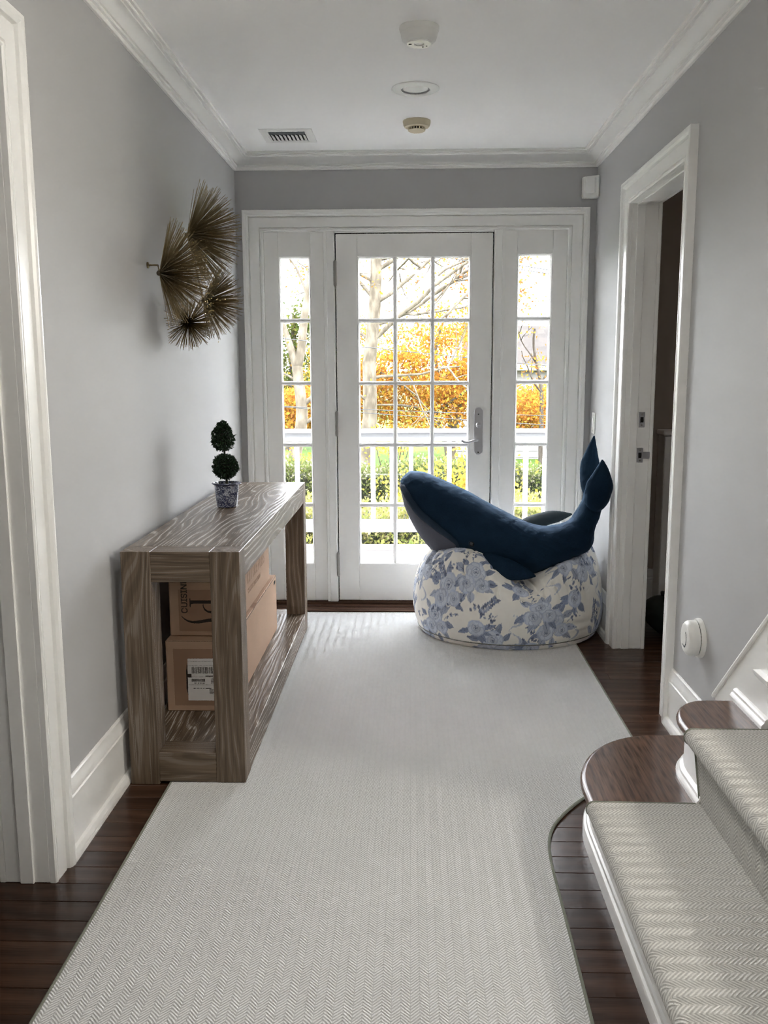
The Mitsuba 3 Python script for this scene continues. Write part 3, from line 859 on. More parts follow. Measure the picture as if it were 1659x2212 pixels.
mark.append(swoosh([(-0.848, 0.463), (-0.836, 0.451), (-0.818, 0.442), (-0.790, 0.440), (-0.70, 0.441)], [0.002, 0.007, 0.012, 0.012, 0.012]))
mark.append(swoosh([(-0.766, 0.508), (-0.764, 0.495), (-0.752, 0.482), (-0.738, 0.478), (-0.70, 0.478)], [0.002, 0.005, 0.008, 0.010, 0.010]))
obj('printed_letter', cat(mark), 'm_ink', ub, label='large serif letter printed sideways')
obj('printed_word', flat_text('CUISINE', 0.022, (-0.8255, 3.2046, 0.472), (0, 0, 1), (-1, 0, 0), (0, -1, 0)), 'm_ink', ub, label='small word printed sideways')
obj('side_print', cat(flat_text('LITTLE PLES', 0.052, (-0.6668, 3.56, 0.4985), (0, 1, 0), (0, 0, 1), (1, 0, 0)),
                      flat_text('CLASSIC TABLE LINEN', 0.020, (-0.6668, 3.57, 0.455), (0, 1, 0), (0, 0, 1), (1, 0, 0), False)), 'm_card_print', ub, label='brown lettering on the long side')

# ------------------------------------------------------------------ topiary on the table
pl = thing('potted_topiary', 'small double-ball boxwood topiary in a blue and white pot on the console table', 'potted plant')
PX, PY, PZ = -0.777, 3.745, TZ + 0.0005
ang = np.linspace(0, 2 * np.pi, 97)[:-1]
prof = [(0.0, 0.0), (0.036, 0.0), (0.041, 0.003), (0.0435, 0.012), (0.0465, 0.040), (0.0492, 0.075), (0.0505, 0.094), (0.0545, 0.0985), (0.0585, 0.1005), (0.0585, 0.1035), (0.054, 0.1045), (0.049, 0.100), (0.046, 0.085), (0.0, 0.083)]
pot = lathe(prof, 96)
v = pot.vertices.copy()
a = np.arctan2(v[:, 1], v[:, 0])
r = np.hypot(v[:, 0], v[:, 1])
sc = 1 + 0.035 * np.clip((v[:, 2] - 0.06) / 0.04, 0, 1) * np.cos(a * 8) * (r > 0.03)
v[:, 0] *= sc
v[:, 1] *= sc
pot.vertices = v
obj('pot', moved(pot, (PX, PY, PZ)), 'm_pot', pl, smooth=40, label='white ceramic pot speckled blue with a scalloped rim')
rim = np.array([(0.0588 * (1 + 0.035 * math.cos(8 * t)) * math.cos(t), 0.0588 * (1 + 0.035 * math.cos(8 * t)) * math.sin(t), 0.0995) for t in np.linspace(0, 2 * np.pi, 97)])
obj('rim_line', moved(tube(rim, 0.0022, 6, cap=False), (PX, PY, PZ)), 'm_pot_rim', pl, smooth=True)
obj('soil', moved(lathe([(0, 0.096), (0.02, 0.0955), (0.047, 0.090), (0.047, 0.082), (0, 0.082)], 32), (PX, PY, PZ)), 'm_soil', pl)
rng_ = np.random.default_rng(2)
obj('stem', moved(cat(tube(spline([(0, 0, 0.085), (0.001, 0, 0.13), (-0.004, 0, 0.22), (-0.008, 0.0, 0.30)], 12), np.linspace(0.0055, 0.004, 12), 8),
                      *[tube([(x, y, 0.088), (x, y, 0.100), (x + 0.001, y, 0.113)], [0.004, 0.003, 0.0005], 6) for x, y in ((-0.026, -0.02), (0.026, -0.018), (0.010, -0.025))]), (PX, PY, PZ)), 'm_stem', pl, smooth=True)


def leaf_cards(centers, normals, size, colors, rg, fold=0.25, aspect=0.5):
    """Small pointed leaves, each two triangles folded along the midrib."""
    n = len(centers)
    t = rg.normal(size=(n, 3))
    d = normals + 0.75 * t
    d /= np.linalg.norm(d, axis=1, keepdims=True)
    s = np.cross(d, rg.normal(size=(n, 3)))
    s /= np.linalg.norm(s, axis=1, keepdims=True)
    w = np.cross(d, s)
    L = (size * rg.uniform(0.7, 1.25, n))[:, None]
    a = centers
    b = centers + d * L
    m = centers + d * L * 0.5
    p1 = m + s * L * aspect / 2 + w * L * fold * aspect
    p2 = m - s * L * aspect / 2 + w * L * fold * aspect
    v = np.stack([a, p1, b, p2], 1).reshape(-1, 3)
    k = np.arange(n)[:, None] * 4
    f = np.vstack([k + [0, 1, 2], k + [0, 2, 3]])
    return trimesh.Trimesh(v, f, process=False), np.repeat(colors, 4, 0)


def foliage_ball(center, radii, n, taper, rg):
    u = rg.normal(size=(n, 3))
    u /= np.linalg.norm(u, axis=1, keepdims=True)
    q = u * rg.uniform(0.62, 0.98, (n, 1)) ** 0.6
    q[:, :2] *= (1 - taper * np.clip(q[:, 2:] , -1, 1))
    ctr = center + q * radii
    col = np.array([0.012, 0.030, 0.014]) * rg.uniform(0.5, 1.6, (n, 1)) + np.array([0.012, 0.016, 0.004]) * rg.uniform(0, 1, (n, 1)) ** 3
    return leaf_cards(ctr, u, np.full(n, 0.0135), col, rg)


core = np.array([PX, PY, PZ])
for cz, rr, n, tp, cx in ((0.171, (0.050, 0.050, 0.050), 1500, 0.0, -0.003), (0.300, (0.042, 0.042, 0.060), 1300, 0.38, -0.010)):
    m, col = foliage_ball(core + [cx, 0, cz], np.array(rr), n, tp, rng_)
    k = obj('foliage', m, 'm_topiary', pl, color=col, label='clipped ball of dark green leaves', kind='stuff')
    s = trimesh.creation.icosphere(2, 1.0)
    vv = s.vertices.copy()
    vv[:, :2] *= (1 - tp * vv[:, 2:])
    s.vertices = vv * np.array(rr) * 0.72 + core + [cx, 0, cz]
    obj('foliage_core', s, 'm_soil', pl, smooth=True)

# ------------------------------------------------------------------ wall sculpture of metal rods
sc_ = thing('wall_sculpture', 'bronze metal sculpture of rod sunbursts on the left wall', 'wall sculpture')
obj('wall_mount', cat(tube([(XL, 3.371, 1.744), (XL + 0.004, 3.371, 1.744)], 0.011, 14), tube([(XL, 3.371, 1.744), (XL + 0.040, 3.37, 1.744)], 0.0028, 8), tube([(XL + 0.036, 3.37, 1.744), (XL + 0.048, 3.34, 1.740), (XL + 0.066, 3.29, 1.712)], 0.0028, 8)), 'm_brass', sc_, smooth=True, label='short brass wall mount')
obj('wall_mount', tube([(XL, 3.60, 1.62), (XL + 0.03, 3.60, 1.62), (XL + 0.05, 3.62, 1.585)], 0.0028, 8), 'm_brass', sc_, smooth=True)
obj('frame_bar', cat(tube([(-0.900, 3.291, 1.707), (-0.895, 3.50, 1.80), (-0.900, 3.727, 1.901)], 0.004, 8), tube([(-0.900, 3.291, 1.707), (-0.89, 3.45, 1.62), (-0.878, 3.592, 1.548)], 0.004, 8), tube([(-0.900, 3.727, 1.901), (-0.89, 3.82, 1.77), (-0.882, 3.889, 1.654)], 0.004, 8), tube([(-0.882, 3.889, 1.654), (-0.878, 3.592, 1.548)], 0.004, 8)), 'm_brass', sc_, smooth=True)
rg = np.random.default_rng(11)
bursts = [((-0.902, 3.727, 1.901), (1.0, 0.36, 0.02), 0.222, 480, 74), ((-0.902, 3.291, 1.707), (1.0, 0.26, 0.0), 0.196, 460, 80), ((-0.882, 3.889, 1.654), (0.95, 0.10, -0.14), 0.172, 380, 76), ((-0.878, 3.592, 1.548), (0.62, -0.75, -0.30), 0.108, 300, 100)]
for ctr, ax, R, n, cone in bursts:
    ax = _V(ax, float) / np.linalg.norm(ax)
    ctr = _V(ctr, float)
    e1 = np.cross(ax, [0, 0, 1.0])
    e1 /= np.linalg.norm(e1)
    e2 = np.cross(ax, e1)
    i = np.arange(n) + 0.5
    ct = 1 - i / n * (1 - math.cos(math.radians(cone)))
    st = np.sqrt(np.maximum(0, 1 - ct ** 2))
    ph = i * 2.39996
    d = ct[:, None] * ax + st[:, None] * (np.cos(ph)[:, None] * e1 + np.sin(ph)[:, None] * e2) + rg.normal(size=(n, 3)) * 0.035
    d /= np.linalg.norm(d, axis=1, keepdims=True)
    L = R * rg.uniform(0.84, 1.04, n)
    room = (ctr[0] + d[:, 0] * L) > XL + 0.012
    d, L = d[room], L[room]
    b = obj('rod_burst', moved(trimesh.creation.icosphere(2, 0.010), ctr), 'm_brass_dark', sc_, smooth=True, label='sunburst of thin bronze rods')
    rods = [tube([ctr + d[j] * 0.012, ctr + d[j] * L[j]], [0.00105, 0.00095], 5) for j in range(len(d))]
    order = rg.permutation(len(rods))
    for j in order[:72]:
        obj('rod', rods[j], 'm_brass', b)
    rest = order[72:]
    obj('rods_between', cat([rods[j] for j in rest]), 'm_brass', b, kind='stuff')
gold = []
for _ in range(150):
    t = rg.uniform(0, 1)
    p = np.array([-0.83, 3.40, 1.78]) * (1 - t) + np.array([-0.80, 3.72, 1.60]) * t + rg.normal(size=3) * [0.02, 0.03, 0.05]
    gold.append(moved(trimesh.creation.box((0.0045, 0.0045, 0.003)), p, rotm(rg.normal(size=3), rg.uniform(0, 180))))
obj('brass_tips', cat(gold), 'm_gold', sc_, kind='stuff', label='small bright brass tips between the sunbursts')

# ------------------------------------------------------------------ ceiling fixtures
sd = thing('smoke_detector', 'large white smoke detector on the ceiling nearest the camera', 'smoke detector')
P0 = (0.028, 3.310, CEIL)
obj('base', moved(lathe([(0, 0), (0.0685, 0), (0.0690, -0.004), (0.067, -0.014), (0.064, -0.018), (0, -0.018)], 56), P0), 'm_plastic', sd, smooth=35)
obj('cover', moved(lathe([(0, -0.018), (0.0635, -0.018), (0.0625, -0.030), (0.058, -0.041), (0.050, -0.048), (0.0445, -0.0495), (0.0445, -0.050), (0, -0.050)], 56), P0), 'm_plastic', sd, smooth=35)
obj('face_ring', moved(lathe([(0.017, -0.049), (0.0435, -0.049), (0.0435, -0.0525), (0.041, -0.0545), (0.018, -0.0545), (0.016, -0.052)], 56), P0), 'm_trim', sd, smooth=35, label='bright white face ring')
obj('button', moved(lathe([(0, -0.0505), (0.0135, -0.0505), (0.0135, -0.052), (0, -0.0525)], 32), P0), 'm_plastic', sd, smooth=30)
for x, y, rx, ry in ((-0.031, -0.004, 0.005, 0.004), (0.013, 0.024, 0.0022, 0.003), (0.026, 0.016, 0.0022, 0.003)):
    obj('slot', moved(trimesh.creation.box((rx * 2, ry * 2, 0.0012)), (P0[0] + x, P0[1] + y, CEIL - 0.0548)), 'm_black', sd)
cl = thing('recessed_light', 'round white recessed light, switched off, between the two smoke detectors', 'ceiling light')
P1 = (0.019, 3.985, CEIL)
obj('trim_ring', moved(lathe([(0.060, -0.0005), (0.100, -0.0005), (0.100, -0.003), (0.094, -0.0065), (0.064, -0.009), (0.060, -0.006)], 64), P1), 'm_trim', cl, smooth=35)
obj('reflector', moved(lathe([(0.0605, -0.0065), (0.0605, -0.001), (0.059, -0.0005), (0.0, -0.0005)], 64), P1), 'm_grey_plastic', cl, smooth=35)
obj('lens', moved(lathe([(0.0, -0.0009), (0.052, -0.0009), (0.052, -0.0035), (0, -0.0045)], 48), (P1[0], P1[1] - 0.004, P1[2])), 'm_plastic', cl, smooth=35)
s2 = thing('smoke_detector', 'smaller cream smoke detector on the ceiling near the end wall', 'smoke detector')
P2 = (0.027, 4.482, CEIL)
obj('body', moved(lathe([(0, 0), (0.0655, 0), (0.0660, -0.004), (0.063, -0.020), (0.058, -0.028), (0.050, -0.031), (0, -0.031)], 56), P2), 'm_plastic_cream', s2, smooth=35)
obj('chamber', moved(lathe([(0, -0.030), (0.036, -0.030), (0.036, -0.042), (0, -0.042)], 40), P2), 'm_dark', s2)
for k in range(18):
    t = k * 2 * np.pi / 18
    obj('grille_bar', moved(box(-0.003, 0.003, 0.035, 0.041, -0.043, -0.030), P2, rotm([0, 0, 1], math.degrees(t))), 'm_plastic_cream', s2)
obj('cap', moved(lathe([(0, -0.0415), (0.041, -0.0415), (0.0405, -0.044), (0.034, -0.048), (0, -0.050)], 48), P2), 'm_plastic_cream', s2, smooth=35)

vt = thing('air_vent', 'white air vent with dark louvres in the ceiling by the end wall', 'air vent')
vx0, vx1, vy0, vy1 = -0.744, -0.483, 4.588, 4.852
gx0, gx1, gy0, gy1 = -0.704, -0.521, 4.632, 4.806
obj('frame', sweep([(0, 0), (-0.040, 0), (-0.040, -0.004), (-0.030, -0.0075), (-0.002, -0.004), (0, -0.002)], [(vx0, vy0, CEIL), (vx1, vy0, CEIL), (vx1, vy1, CEIL), (vx0, vy1, CEIL)], (0, 0, 1), closed=True), 'm_trim', vt)
obj('backing', box(gx0 - 0.004, gx1 + 0.004, gy0 - 0.004, gy1 + 0.004, CEIL - 0.0012, CEIL - 0.0002), 'm_black', vt)
for k in range(9):
    x = gx0 + 0.012 + k * (gx1 - gx0 - 0.024) / 8
    obj('louvre', hull([(x + dx, y, CEIL + z) for dx, z in ((-0.0065, -0.0016), (-0.005, -0.001), (0.0062, -0.0075), (0.0077, -0.0066)) for y in (gy0 + 0.065, gy1)]), 'm_trim', vt)
obj('damper', hull([(x, y, CEIL + z) for x in (gx0, gx1) for y, z in ((gy0, -0.0015), (gy0 + 0.055, -0.004), (gy0 + 0.055, -0.003), (gy0, -0.001))]), 'm_vent_dark', vt)

# corner sensor, switch, wall detector
ms = thing('motion_sensor', 'small white motion sensor high in the corner right of the door', 'sensor')
mz0, mz1 = 2.275, 2.382
base = [(XR - 0.002, YF - 0.075), (XR - 0.010, YF - 0.085), (XR - 0.082, YF - 0.040), (XR - 0.085, YF - 0.012), (XR - 0.05, YF - 0.002), (XR - 0.002, YF - 0.002)]
obj('body', hull([(x, y, z) for x, y in base for z in (mz0, mz1)]), 'm_plastic', ms)
fa, fb = np.array([XR - 0.014, YF - 0.0845]), np.array([XR - 0.080, YF - 0.0435])
nn = np.array([-(fa - fb)[1], (fa - fb)[0]])
nn = nn / np.linalg.norm(nn)
nn = nn if nn[1] < 0 else -nn
obj('lens', hull([(*(fb + (fa - fb) * t + nn * o), z) for t, o in ((0.12, 0), (0.2, 0.006), (0.5, 0.009), (0.8, 0.006), (0.88, 0)) for z in (mz0 + 0.018, mz1 - 0.012)]), 'm_trim', ms, smooth=30)
sw = thing('light_switch', 'white light switch plate on the right wall above the whale', 'light switch')
obj('plate', box(XR - 0.006, XR, 4.965, 5.037, 1.010, 1.126, 0.003), 'm_plastic', sw)
obj('rocker', hull([(XR - 0.006, 4.984, 1.034), (XR - 0.006, 5.018, 1.034), (XR - 0.006, 4.984, 1.102), (XR - 0.006, 5.018, 1.102), (XR - 0.0075, 4.984, 1.034), (XR - 0.0075, 5.018, 1.034), (XR - 0.011, 4.984, 1.102), (XR - 0.011, 5.018, 1.102)]), 'm_trim', sw)
for z in (1.026, 1.110):
    obj('screw', moved(lathe([(0, 0), (0.003, 0), (0.002, 0.001), (0, 0.001)], 10), (XR - 0.006, 5.001, z), rotm([0, 1, 0], -90)), 'm_hinge', sw)

wd = thing('wall_detector', 'round white detector plugged low on the right wall by the stairs', 'detector')
DP = (XR, 3.058, 0.433)
RY = rotm([0, 1, 0], -90)
obj('base', moved(lathe([(0, 0), (0.069, 0), (0.0695, 0.006), (0.066, 0.015), (0, 0.015)], 56), DP, RY), 'm_plastic', wd, smooth=35)
obj('gap', moved(lathe([(0, 0.014), (0.060, 0.014), (0.060, 0.019), (0, 0.019)], 56), DP, RY), 'm_black', wd)
obj('cover', moved(lathe([(0, 0.0175), (0.0625, 0.0175), (0.0625, 0.036), (0.060, 0.045), (0.053, 0.052), (0.045, 0.0545), (0, 0.0555)], 56), DP, RY), 'm_plastic', wd, smooth=35)
obj('face_slots', cat([moved(trimesh.creation.box((0.001, 0.0035, 0.022)), (XR - 0.0553, DP[1] + 0.020 * math.cos(t), DP[2] + 0.030 * math.sin(t)), rotm([1, 0, 0], math.degrees(t))) for t in np.linspace(2.6, 5.0, 6)]), 'm_vent_dark', wd)

# ------------------------------------------------------------------ bean bag
BX, BY = 0.512, 4.640
BRX, BRY = 0.494, 0.437
Wl = np.array([-0.050, -0.032, 0.005, 0.049, 0.101, 0.137, 0.262, 0.416, 0.554, 0.665, 0.745, 0.818, 0.880, 0.909, 0.914, 0.932, 0.939])
Wz = np.array([0.722, 0.648, 0.568, 0.496, 0.439, 0.407, 0.365, 0.340, 0.335, 0.357, 0.406, 0.435, 0.466, 0.543, 0.585, 0.642, 0.712])


def whale_y(x):
    return 4.720 - 0.333 * (np.asarray(x) + 0.05)


prof = spline([(0.0, 0.0, 0), (0.60, 0.0, 0), (0.84, 0.0, 0), (0.925, 0.012, 0), (0.972, 0.060, 0), (0.998, 0.125, 0), (1.0, 0.190, 0), (0.985, 0.265, 0), (0.940, 0.345, 0), (0.865, 0.410, 0), (0.740, 0.450, 0), (0.52, 0.468, 0), (0.25, 0.472, 0), (0.0, 0.472, 0)], 440)[:, :2]
prof[:, 1] = np.maximum(prof[:, 1], 0)
NA, NS = 1000, len(prof)
ph = np.concatenate([np.linspace(-np.pi / 2 - 1.80, -np.pi / 2 + 1.80, 780, endpoint=False), np.linspace(-np.pi / 2 + 1.80, -np.pi / 2 - 1.80 + 2 * np.pi, 220, endpoint=False)]) % (2 * np.pi)   # finer on the side towards the hall
PH, SS = np.meshgrid(ph, np.arange(NS), indexing='ij')
rr, zz = prof[SS, 0], prof[SS, 1]
lump = meshkit.fbm(np.stack([np.cos(PH) * 1.6, np.sin(PH) * 1.6, zz * 4], -1), 3, 4) - 0.5
rr = rr * (1 + 0.05 * lump * np.clip(zz / 0.1, 0, 1))
X = BX + BRX * rr * np.cos(PH)
Y = BY + BRY * rr * np.sin(PH)
Z = zz * (1 + 0.10 * lump)
# right and left shoulders stand higher, the front lip dips under the fin
Z = Z + (zz > 0.2) * (zz - 0.2) * (0.30 * np.exp(-((X - 0.93) / 0.14) ** 2) - 0.04)
Z = Z - np.clip((zz - 0.20) / 0.25, 0, 1) * 0.115 * np.exp(-((X - 0.575) / 0.135) ** 2) * np.clip((4.66 - Y) / 0.2, 0, 1)
Z = Z + np.clip((zz - 0.2) / 0.2, 0, 1) * 0.035 * np.exp(-((X - 0.20) / 0.13) ** 2) * np.clip((4.75 - Y) / 0.2, 0, 1)
lz = np.interp(X, Wl, Wz)
hwid = np.interp(X, [0.0, 0.15, 0.40, 0.60, 0.75, 0.90], [0.15, 0.19, 0.195, 0.17, 0.14, 0.09])
dy = np.abs(Y - whale_y(X))
hb = np.interp(X, [0.0, 0.3, 0.6, 0.9], [0.17, 0.18, 0.14, 0.06])
limit = np.where(dy < hwid, lz + hb * (1 - np.sqrt(np.clip(1 - (dy / hwid) ** 2, 0, 1))), lz + hb + (dy - hwid) * 2.2) + 0.004
limit = np.where((X > 0.0) & (X < 0.93), limit, 9)
soft = 0.012
Z = np.where(zz > 0.15, -soft * np.logaddexp(-Z / soft, -limit / soft), Z)
# creases running to the dip and horizontal wrinkles low on the right
pts3 = np.stack([X, Y, Z], -1)
cre = np.abs(meshkit.fbm(np.stack([PH * 4.5, zz * 5.0, PH * 0], -1), 3, 21) - 0.5)
ns = np.stack([np.cos(PH), np.sin(PH), np.clip((zz - 0.15) * 4, -0.5, 1.5)], -1)
ns /= np.linalg.norm(ns, axis=-1, keepdims=True)
amp = np.clip((zz - 0.22) / 0.15, 0, 1)[..., None]
pts3 = pts3 - ns * (np.exp(-(cre / 0.03) ** 2)[..., None] * 0.019 * amp)
wr = np.sin((zz * 95 + 6 * meshkit.noise(np.stack([PH * 3, zz * 6, PH * 0], -1), 3)))[..., None] * 0.004
pts3 = pts3 + ns * wr * (np.exp(-((PH - 5.3) / 0.35) ** 2) * np.exp(-((zz - 0.13) / 0.08) ** 2))[..., None]
pts3[..., 2] = np.maximum(pts3[..., 2], 0.0095)
# print: roses, leaves, sprigs and ribbons, laid out on the cloth (girth, height along the side)
arcl = np.concatenate([[0], np.cumsum(np.linalg.norm(np.diff(prof * [0.465, 1], axis=0), axis=1))])
CU = (PH * 0.465).astype(np.float64)
CV = arcl[SS]
GIRTH = 2 * np.pi * 0.465
cloth = np.empty(PH.shape + (3,))
cloth[:] = (0.78, 0.765, 0.72)
TON = [np.array(c) for c in ((0.50, 0.54, 0.61), (0.35, 0.395, 0.49), (0.20, 0.245, 0.35), (0.095, 0.12, 0.20))]
prg = np.random.default_rng(77)


class Patch:
    def __init__(s, cu, cv, rad):
        du = (CU - cu + GIRTH / 2) % GIRTH - GIRTH / 2
        dv = CV - cv
        s.ix = np.nonzero(du ** 2 + dv ** 2 < rad ** 2)
        s.u, s.v = du[s.ix], dv[s.ix]
        wob = np.stack([s.u * 60, s.v * 60, s.u * 0 + cu], -1)
        s.u = s.u + (meshkit.noise(wob, 1) - 0.5) * 0.007
        s.v = s.v + (meshkit.noise(wob, 2) - 0.5) * 0.007

    def paint(s, m, col, a=0.92):
        if m.any():
            ix = (s.ix[0][m], s.ix[1][m])
            cloth[ix] = cloth[ix] * (1 - a) + col * a

    def ell(s, x, y, ang, a, b, col, al=0.92, vein=None):
        c_, s_ = math.cos(ang), math.sin(ang)
        p, q = (s.u - x) * c_ + (s.v - y) * s_, -(s.u - x) * s_ + (s.v - y) * c_
        m = (p / a) ** 2 + (q / b) ** 2 < 1
        s.paint(m, col, al)
        if vein is not None:
            s.paint(m & (np.abs(q) < b * 0.09), vein, 0.8)

    def leaf(s, x, y, ang, L, W, col, vein):
        c_, s_ = math.cos(ang), math.sin(ang)
        p, q = ((s.u - x) * c_ + (s.v - y) * s_) / L, (-(s.u - x) * s_ + (s.v - y) * c_) / W
        m = (p > 0) & (p < 1) & (np.abs(q) < 0.5 * np.sin(np.pi * np.clip(p, 0, 1) ** 0.8))
        s.paint(m, col)
        s.paint(m & (q < -0.02) & (q > -0.5), col * 0.86, 0.6)
        s.paint(m & (np.abs(q) < 0.035), vein, 0.8)

    def line(s, pts, w, col):
        pts = spline(pts, 40)
        d = np.full(s.u.shape, 9.0)
        k = np.zeros(s.u.shape)
        for i, (x, y) in enumerate(pts):
            e = np.hypot(s.u - x, s.v - y)
            k = np.where(e < d, i / 39, k)
            d = np.minimum(d, e)
        s.paint(d < (w * (0.65 + 0.35 * np.sin(k * 9))) / 2, col)

    def rose(s, x, y, R):
        for i in range(7):
            a = i * 2 * np.pi / 7 + prg.uniform(0, 0.5)
            s.ell(x + math.cos(a) * R * 0.58, y + math.sin(a) * R * 0.58, a + 1.57, R * 0.55, R * 0.44, TON[1] * prg.uniform(0.95, 1.3))
            s.ell(x + math.cos(a) * R * 0.52, y + math.sin(a) * R * 0.52, a + 1.57, R * 0.47, R * 0.34, TON[0] * prg.uniform(0.95, 1.18))
        for i in range(5):
            a = i * 2 * np.pi / 5 + prg.uniform(0, 0.6)
            s.ell(x + math.cos(a) * R * 0.27, y + math.sin(a) * R * 0.27, a + 1.57, R * 0.36, R * 0.24, TON[1] * prg.uniform(0.9, 1.15))
            s.ell(x + math.cos(a) * R * 0.23, y + math.sin(a) * R * 0.23, a + 1.57, R * 0.30, R * 0.17, TON[0] * prg.uniform(0.9, 1.15))
        d = np.hypot(s.u - x, s.v - y)
        a = np.arctan2(s.v - y, s.u - x)
        s.paint((d < R * 0.30) & (np.sin(d / R * 42 - a * 2) > 0.3), TON[2])
        s.ell(x, y, 0, R * 0.09, R * 0.09, TON[3])


def bouquet(cu, cv, size, kind):
    P = Patch(cu, cv, size * 2.2)
    if len(P.u) == 0:
        return
    if kind == 0:      # rose bouquet
        for i in range(9):
            a = i * 2 * np.pi / 9 + prg.uniform(-0.3, 0.3)
            x, y = math.cos(a) * size * 0.62, math.sin(a) * size * 0.62
            P.leaf(x, y, a + prg.uniform(-0.4, 0.4), size * prg.uniform(0.5, 0.75), size * prg.uniform(0.25, 0.36), TON[prg.integers(1, 3)] * prg.uniform(0.9, 1.1), TON[3])
        for i in range(3):
            a = prg.uniform(0, 6.28)
            P.line([(math.cos(a) * size * 0.7, math.sin(a) * size * 0.7), (math.cos(a + 0.2) * size * 1.15, math.sin(a + 0.2) * size * 1.15), (math.cos(a + 0.1) * size * 1.55, math.sin(a + 0.1) * size * 1.55)], 0.0035, TON[2])
            for k in range(7):
                r = size * (0.95 + 0.09 * k)
                P.ell(math.cos(a + 0.18) * r + prg.uniform(-1, 1) * size * 0.13, math.sin(a + 0.18) * r + prg.uniform(-1, 1) * size * 0.13, prg.uniform(0, 3), 0.0075, 0.0045, TON[3] if k % 2 else TON[2])
        P.rose(size * 0.05, size * 0.30, size * 0.52)
        P.rose(-size * 0.30, -size * 0.34, size * 0.44)
        P.rose(size * 0.46, -size * 0.26, size * 0.36)
    elif kind == 1:    # open blossom with dark leaves
        for i in range(6):
            a = prg.uniform(0, 6.28)
            P.leaf(math.cos(a) * size * 0.35, math.sin(a) * size * 0.35, a, size * prg.uniform(0.6, 0.85), size * 0.34, TON[2] * prg.uniform(0.9, 1.25), TON[3])
        P.rose(0, 0, size * 0.5)
        for i in range(14):
            a = prg.normal() * 0.5 + 1.2
            r = size * prg.uniform(0.6, 1.35)
            P.ell(math.cos(a) * r, math.sin(a) * r, prg.uniform(0, 3), 0.009, 0.0055, TON[3] if i % 3 else TON[2])
    elif kind == 2:    # sprig
        b = prg.uniform(0, 6.28)
        P.line([(-size * 0.7 * math.cos(b), -size * 0.7 * math.sin(b)), (size * 0.1, -size * 0.1), (size * 0.8 * math.cos(b), size * 0.8 * math.sin(b))], 0.004, TON[2])
        for k in range(9):
            t = -0.7 + 1.5 * k / 8
            for sgn in (-1, 1):
                P.leaf(size * t * math.cos(b), size * t * math.sin(b), b + sgn * 0.8, size * 0.38, size * 0.17, TON[prg.integers(1, 4)], TON[3])
    else:              # ribbon
        x0 = prg.uniform(-0.3, 0.3) * size
        P.line([(x0, size), (x0 + size * 0.35, size * 0.5), (x0 - size * 0.3, size * 0.1), (x0 + size * 0.3, -size * 0.4), (x0, -size)], 0.013, TON[0] * 0.92)
        P.line([(x0, size), (x0 + size * 0.35, size * 0.5), (x0 - size * 0.3, size * 0.1), (x0 + size * 0.3, -size * 0.4), (x0, -size)], 0.004, TON[1])


vmax = arcl[-1]
rowsv = [0.44, 0.56, 0.68, 0.80, 0.92, 1.03]
for ri, v in enumerate(rowsv):
    n = 14 if v < 0.9 else 8
    for i in range(n):
        u = (i + 0.5 * (ri % 2) + prg.uniform(-0.22, 0.22)) * GIRTH / n
        kd = (0, 1, 3, 0, 2)[(i + ri * 2) % 5]
        bouquet(u, v + prg.uniform(-0.035, 0.035), {0: 0.104, 1: 0.086, 2: 0.070, 3: 0.080}[kd], kd)
cloth *= (0.96 + 0.08 * meshkit.fbm(np.stack([CU * 40, CV * 40, CU * 0], -1), 2, 6))[..., None]
ii, jj = np.meshgrid(np.arange(NA), np.arange(NS - 1), indexing='ij')
i2 = (ii + 1) % NA
q = np.stack([ii * NS + jj, i2 * NS + jj, i2 * NS + jj + 1, ii * NS + jj + 1], -1).reshape(-1, 4)
bb = thing('bean_bag', 'round bean bag with blue floral print on cream cloth by the door', 'bean bag')
obj('cover', trimesh.Trimesh(pts3.reshape(-1, 3), np.vstack([q[:, [0, 1, 2]], q[:, [0, 2, 3]]]), process=False), 'm_vcol', bb, smooth=True, color=cloth.reshape(-1, 3))
sring = pts3[:, int(np.argmin(np.abs(prof[:, 0] - 0.955) + (prof[:, 1] > 0.1) * 9))]
obj('bottom_piping', tube(np.vstack([sring, sring[:1]]) + [0, 0, 0.001], 0.0030, 6, cap=False), 'm_seam', bb, smooth=True)

# ------------------------------------------------------------------ plush whale
wh = thing('plush_whale', 'large navy blue plush whale lying on the floral bean bag', 'plush toy')
U = [(-0.054, 0.781), (-0.034, 0.811), (0.005, 0.836), (0.056, 0.834), (0.128, 0.810), (0.201, 0.781), (0.287, 0.744), (0.399, 0.684), (0.482, 0.643), (0.551, 0.613), (0.618, 0.591), (0.666, 0.584), (0.719, 0.590), (0.778, 0.612), (0.809, 0.656), (0.846, 0.721), (0.860, 0.775)]
Lw = list(zip(Wl.tolist(), [0.722, 0.648, 0.568, 0.496, 0.439, 0.407, 0.351, 0.325, 0.324, 0.350, 0.404, 0.435, 0.466, 0.543, 0.585, 0.642, 0.712]))
HW = [0.055, 0.095, 0.130, 0.155, 0.172, 0.185, 0.193, 0.193, 0.187, 0.176, 0.160, 0.142, 0.118, 0.097, 0.084, 0.066, 0.052]
U = [(-0.0575, 0.752)] + U + [(0.893, 0.757)]
Lw = [(-0.0575, 0.750)] + Lw + [(0.905, 0.750)]
HW = [0.004] + HW + [0.02]
NSEC, NR = 150, 96
tt = np.linspace(0, 1, len(U))
sec = np.linspace(0, 1, NSEC)
from scipy.interpolate import PchipInterpolator
Us, Ls, Hs = (PchipInterpolator(tt, _V(q_, float), axis=0)(sec) for q_ in (U, Lw, HW))
th = np.arange(NR) * 2 * np.pi / NR
ctr = (Us + Ls) / 2
half = (Us - Ls) / 2
ce, se = np.cos(th), np.sin(th)
ex = 2 / 2.25
